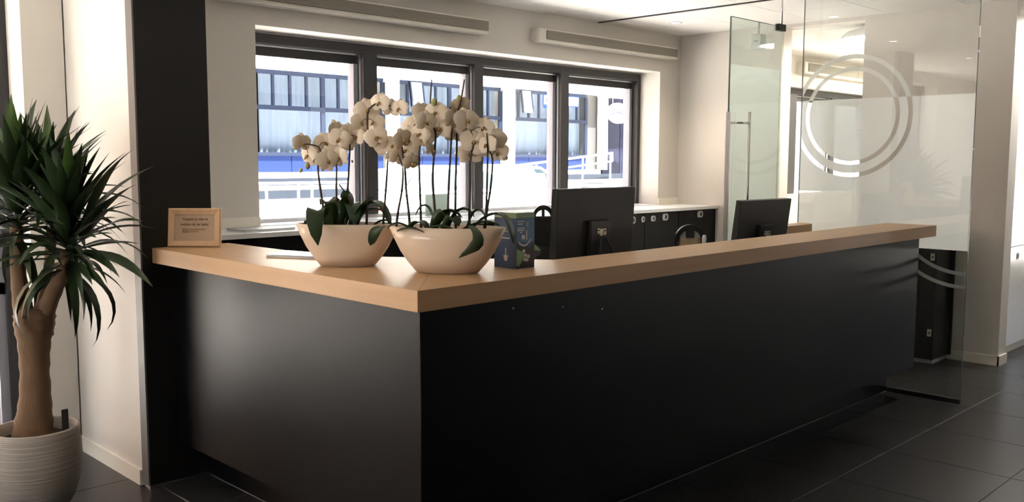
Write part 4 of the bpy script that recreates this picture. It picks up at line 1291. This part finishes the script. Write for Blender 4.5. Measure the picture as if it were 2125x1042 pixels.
for bi, (xa, xb) in enumerate(bays):
    wn_ = box('window_frame', xa, xb, -0.02, 0.06, ZH-0.09, ZH+0.02, navy_m, fb)
    box('transom', xa, xb, -0.03, 0.05, ZT-0.05, ZT+0.06, navy_m, wn_)
    box('sill', xa, xb, -0.05, 0.05, ZB1-0.06, ZB1+0.03, navy_m, wn_)
    n = 8
    wsp = (xb-xa)/n
    for k in range(n+1):
        x = xa+wsp*k
        big = k % 4 == 0
        h_ = 0.06 if big else 0.032
        if k % 2 == 0 or True:
            box('mullion', x-h_, x+h_, -0.025, 0.05, (ZB1 if (big or k % 8 == 6) else ZT), ZH-0.09, navy_m, wn_)
    # spandrel panels
    for k in range(4):
        x = xa+(xb-xa)/4*k
        box('blue_panel', x+0.012, x+(xb-xa)/4-0.012, -0.01, 0.04, ZB0, ZB1-0.06, blue_m, fb)
    # net curtain with folds
    bm = bmesh.new()
    nn = int((xb-xa)/0.05)
    top_, bot_ = [], []
    for k in range(nn+1):
        x = xa+(xb-xa)*k/nn
        y = 0.30+0.028*sin(k*1.9)+0.015*sin(k*0.7)
        top_.append(bm.verts.new((x, y, ZH-0.02))); bot_.append(bm.verts.new((x, y, ZB1)))
    for k in range(nn): bm.faces.new((bot_[k], bot_[k+1], top_[k+1], top_[k]))
    from_bm('net_curtain', bm, curt_m, fb, True)
    box('pane', xa, xb, 0.0, 0.008, ZB1, ZH-0.09, facade_glass, wn_)
# tilted open vent
for xo in (16.75, 21.3):
    v = box('vent_sash', xo, xo+0.5, -0.30, -0.26, ZT+0.10, ZH-0.12, curt_m, fb)
    box('sash_bar', xo, xo+0.05, -0.31, -0.25, ZT+0.10, ZH-0.12, navy_m, v)
    box('sash_bar', xo+0.45, xo+0.5, -0.31, -0.25, ZT+0.10, ZH-0.12, navy_m, v)
    v.rotation_euler = (radians(-9), 0, 0); v.location = (0, -0.35, 0.10)
# entrance
box('entrance_recess', 25.7, 29.7, 0.3, 0.6, 1.0, ZH, extdark_m, fb)
box('entrance_door', 25.8, 26.75, 0.22, 0.30, 1.05, 3.1, extdark_m, fb)
box('entrance_door', 26.8, 27.75, 0.22, 0.30, 1.05, 3.1, extdark_m, fb)
box('side_wall', 24.6, 25.2, 0.0, 0.6, ZB0, ZH, mat('grey_wall', (0.06, 0.06, 0.06), 0.8), fb)
# house sign
sg = thing('oval_sign', 'white oval name sign above the dark entrance across the street', 'sign', (25.86, FYD-0.44, 3.19))
bm = bmesh.new()
A = [bm.verts.new((0.62*cos(2*pi*k/40), 0.0, 0.36*sin(2*pi*k/40))) for k in range(40)]; B = [bm.verts.new((0.62*cos(2*pi*k/40), 0.05, 0.36*sin(2*pi*k/40))) for k in range(40)]
bm.faces.new(A); bm.faces.new(B[::-1])
for k in range(40): bm.faces.new((A[k], A[(k+1) % 40], B[(k+1) % 40], B[k]))
pl = from_bm('plate', bm, signwhite_m, sg)
text('lettering', 'DE PHNIE', 0.185, mat('sign_ink', (0.03, 0.03, 0.07), 0.9, spec=0.05), pl, (-0.03, -0.004, 0.01), R_NEGY, 'CENTER', 0.002, 0.006, 1.0)
tube('hanger', [(-0.3, 0.03, 0.30), (-0.3, 0.03, 0.6)], 0.012, greyplast, sg, 6)
tube('hanger', [(0.3, 0.03, 0.30), (0.3, 0.03, 0.6)], 0.012, greyplast, sg, 6)
# terrace, ramp railing, steps
tr_ = thing('terrace', 'raised pale terrace with ramp in front of the building across the street', 'terrace', (0, 0, 0))
box('terrace_slab', 2.0, 24.6, 18.3, FYD-0.36, 0.0, 1.0, pave_m, tr_)
box('edge_beam_and_shade', 2.0, 16.0, 18.2, 18.3, 0.66, 0.84, mat('concrete_and_shade', (0.026, 0.032, 0.044), 0.9, spec=0.1), tr_)  # lower dark band is the shade at the wall foot, put in as colour
box('edge_beam_and_shade', 2.0, 24.6, 18.2, 18.3, 0.96, 1.12, mat('concrete_and_shade', (0.026, 0.032, 0.044), 0.9, spec=0.1), tr_)
box('landing', 24.6, 30.0, 19.9, FYD-0.36, 0.0, 1.05, pave_m, tr_)
for k in range(5):
    box('step', 24.8, 29.0, 19.9-0.30*(k+1), 19.9-0.30*k, 0.0, 1.05-0.17*(k+1), mat('step_stone', (0.14, 0.135, 0.13), 0.9), tr_)
rg_ = thing('ramp_railing', 'white metal railing sloping up along the ramp across the street', 'railing', (0, 17.95, 0))
whitemetal = mat('white_metal', (0.72, 0.73, 0.76), 0.4)
def rz_(x): return 1.28+(1.755-1.28)*(x-16.93)/(22.22-16.93)
tube('handrail', [(13.0, 0, rz_(13.0)), (22.3, 0, rz_(22.3)), (22.3, 0, rz_(22.3)-0.25)], 0.03, whitemetal, rg_, 8)
tube('lower_rail', [(13.0, 0, rz_(13.0)-0.25), (22.3, 0, rz_(22.3)-0.25)], 0.025, whitemetal, rg_, 8)
for x in (13.4, 15.2, 17.05, 18.9, 20.9, 22.2):
    tube('post', [(x, 0, 0.0), (x, 0, rz_(x))], 0.025, whitemetal, rg_, 8)
rh = thing('terrace_railing', 'low white railing before the terrace at the left window', 'railing', (0, 17.9, 0))
tube('handrail', [(8.5, 0, 1.02), (13.0, 0, 1.02)], 0.03, whitemetal, rh, 8)
for x in (9.0, 10.35, 11.15, 11.5, 12.6): tube('post', [(x, 0, 0.0), (x, 0, 1.02)], 0.03, whitemetal, rh, 8)

# street name sign
ss = thing('street_sign', 'white and blue street name sign on a thin post outside', 'sign', (14.84, 13.3, 0))
pl = box('plate', -0.62, 0.46, -0.012, 0.012, 2.706, 2.894, signwhite_m, ss)
box('blue_border', -0.64, 0.48, -0.008, 0.014, 2.687, 2.913, signblue_m, ss)
box('blue_strip', -0.62, -0.25, -0.013, 0.012, 2.630, 2.682, signblue_m, ss)
text('lettering', 'L', 0.17, signblue_m, pl, (-0.57, -0.014, 2.80), R_NEGY, 'LEFT', 0.002, 0.004, 1.3)
tube('post', [(-0.28, 0.04, 0.0), (-0.28, 0.04, 3.0)], 0.025, whitemetal, ss, 8)

# cars -------------------------------------------------------------------
def car(loc, rz, label, rear_red=True):
    t = thing('car', label, 'car', loc, rz)
    L, Wd = 4.3, 1.72
    side = [(-2.1, 0.32), (-2.15, 0.62), (-2.08, 0.92), (-1.75, 1.0), (-0.9, 1.03), (0.75, 1.0), (1.7, 0.88), (2.08, 0.7), (2.15, 0.42), (2.05, 0.28), (-2.0, 0.28)]
    bm = bmesh.new()
    def loop(pts, y, sc_=1.0):
        return [bm.verts.new((p[0], y, p[1])) for p in pts]
    A = loop(side, -Wd/2+0.06); B = loop(side, Wd/2-0.06)
    bm.faces.new(A); bm.faces.new(B[::-1])
    for k in range(len(A)): bm.faces.new((A[k], A[(k+1) % len(A)], B[(k+1) % len(B)], B[k]))
    bmesh.ops.recalc_face_normals(bm, faces=bm.faces)
    bmesh.ops.bevel(bm, geom=list(bm.edges), offset=0.05, segments=2, affect='EDGES')
    body = from_bm('body', bm, carp_m, t, True)
    # cabin: roof narrower than the belt line
    bm = bmesh.new()
    cab_ = [(-1.75, 1.0, 0.80), (-1.25, 1.40, 0.62), (-0.5, 1.47, 0.60), (0.25, 1.42, 0.62), (0.95, 1.0, 0.80)]
    Lr = [bm.verts.new((x, -hw, z)) for x, z, hw in cab_]; Rr = [bm.verts.new((x, hw, z)) for x, z, hw in cab_]
    for k in range(4): bm.faces.new((Lr[k], Lr[k+1], Rr[k+1], Rr[k]))
    bm.faces.new(Lr[::-1]); bm.faces.new(Rr)
    from_bm('cabin', bm, carp_m, t)
    for s in (-1, 1):
        for pts in ([(-1.45, 1.06), (-1.15, 1.34), (-0.62, 1.40), (-0.60, 1.06)], [(-0.52, 1.06), (-0.52, 1.40), (0.20, 1.36), (0.72, 1.06)]):
            bm = bmesh.new()
            def yy(z): return s*(0.80-(z-1.0)/0.44*0.19+0.012)
            P_ = [bm.verts.new((x, yy(z), z)) for x, z in pts]
            bm.faces.new(P_)
            from_bm('side_window', bm, carglass_m, t)
    for nm, (x0, z0, x1, z1) in (('rear_window', (-1.70, 1.06, -1.32, 1.36)), ('windscreen', (0.90, 1.05, 0.34, 1.385))):
        bm = bmesh.new()
        off = -0.02 if nm == 'rear_window' else 0.02
        bm.faces.new([bm.verts.new((x0+off, -0.68, z0+0.01)), bm.verts.new((x0+off, 0.68, z0+0.01)), bm.verts.new((x1+off, 0.55, z1+0.01)), bm.verts.new((x1+off, -0.55, z1+0.01))])
        from_bm(nm, bm, carglass_m, t)
    for s in (-1, 1):
        box('tail_light', -2.16, -2.05, s*0.62-0.12, s*0.62+0.12, 0.72, 0.86, red_m, t, 0.02)
        box('headlight', 2.0, 2.12, s*0.6-0.14, s*0.6+0.14, 0.60, 0.72, carglass_m, t, 0.02)
        for x in (-1.35, 1.35):
            wh = lathe('wheel', [(0.0, -0.09), (0.22, -0.10), (0.30, -0.08), (0.31, 0.0), (0.30, 0.08), (0.22, 0.10), (0.0, 0.09)], tyre_m, t, 24)
            wh.rotation_euler = (radians(90), 0, 0); wh.location = (x, s*(Wd/2-0.12), 0.31)
    return t
car((11.1, 12.6, -0.02), 0, 'white car parked outside behind the tall orchids')
car((14.4, 14.4, -0.02), 0, 'white car parked outside right of the second mullion')

# bicycle behind the third light
def bicycle(loc, rz, label):
    t = thing('bicycle', label, 'bicycle', loc, rz)
    for x in (-0.5, 0.5):
        bm = bmesh.new()
        btube(bm, [(x+0.33*cos(2*pi*k/24), 0, 0.34+0.33*sin(2*pi*k/24)) for k in range(25)], 0.016, 6)
        for k in range(6): btube(bm, [(x, 0, 0.34), (x+0.32*cos(pi*k/3), 0, 0.34+0.32*sin(pi*k/3))], 0.003, 4)
        from_bm('wheel', bm, tyre_m, t, True)
    bm = bmesh.new()
    for a, b in (((-0.5, 0.34), (-0.12, 0.32)), ((-0.12, 0.32), (-0.25, 0.85)), ((-0.5, 0.34), (-0.22, 0.75)), ((-0.12, 0.32), (0.33, 0.80)), ((-0.22, 0.75), (0.33, 0.82)), ((0.5, 0.34), (0.32, 0.95))):
        btube(bm, [(a[0], 0, a[1]), (b[0], 0, b[1])], 0.015, 6)
    from_bm('frame', bm, greyplast, t, True)
    box('saddle', -0.37, -0.15, -0.06, 0.06, 0.85, 0.90, tyre_m, t, 0.015)
    tube('handlebar', [(0.2, -0.28, 1.0), (0.32, -0.2, 0.98), (0.32, 0.2, 0.98), (0.2, 0.28, 1.0)], 0.013, tyre_m, t, 6)
bicycle((17.6, 14.9, -0.02), 0.3, 'grey bicycle parked by the ramp outside')

# brick neighbour seen through the tall left window
bn = thing('brick_building', 'brick wall of the neighbouring house outside the tall left window', 'building', (0, 11.0, 0))
box('mortar_wall', -9.0, 3.4, 0.0, 0.3, -0.02, 6.0, mortar_m, bn)
bm = bmesh.new(); bbox(bm, 0.006, 0.214, -0.012, 0.03, 0.006, 0.066)
bmesh.ops.recalc_face_normals(bm, faces=bm.faces)
bmesh_b = bpy.data.meshes.new('brick'); bm.to_mesh(bmesh_b); bm.free(); bmesh_b.materials.append(brick_m)
stf = bmesh.new()
cnt = 0
for j in range(0, 60):
    for i in range(0, 46):
        x = -6.4 + i*0.22 + (0.11 if j % 2 else 0)
        z = 0.3 + j*0.072
        if x > 3.1: continue
        if -0.1 < x < 2.9 and 1.4 < z < 2.9 and cnt < 290:
            b_ = link('brick', bmesh_b, bn); b_.location = (x, 0, z); cnt += 1
        else:
            bbox(stf, x+0.006, x+0.214, -0.012, 0.03, z+0.006, z+0.066)
so_ = from_bm('brick_rest', stf, brick_m, bn); so_['kind'] = 'stuff'
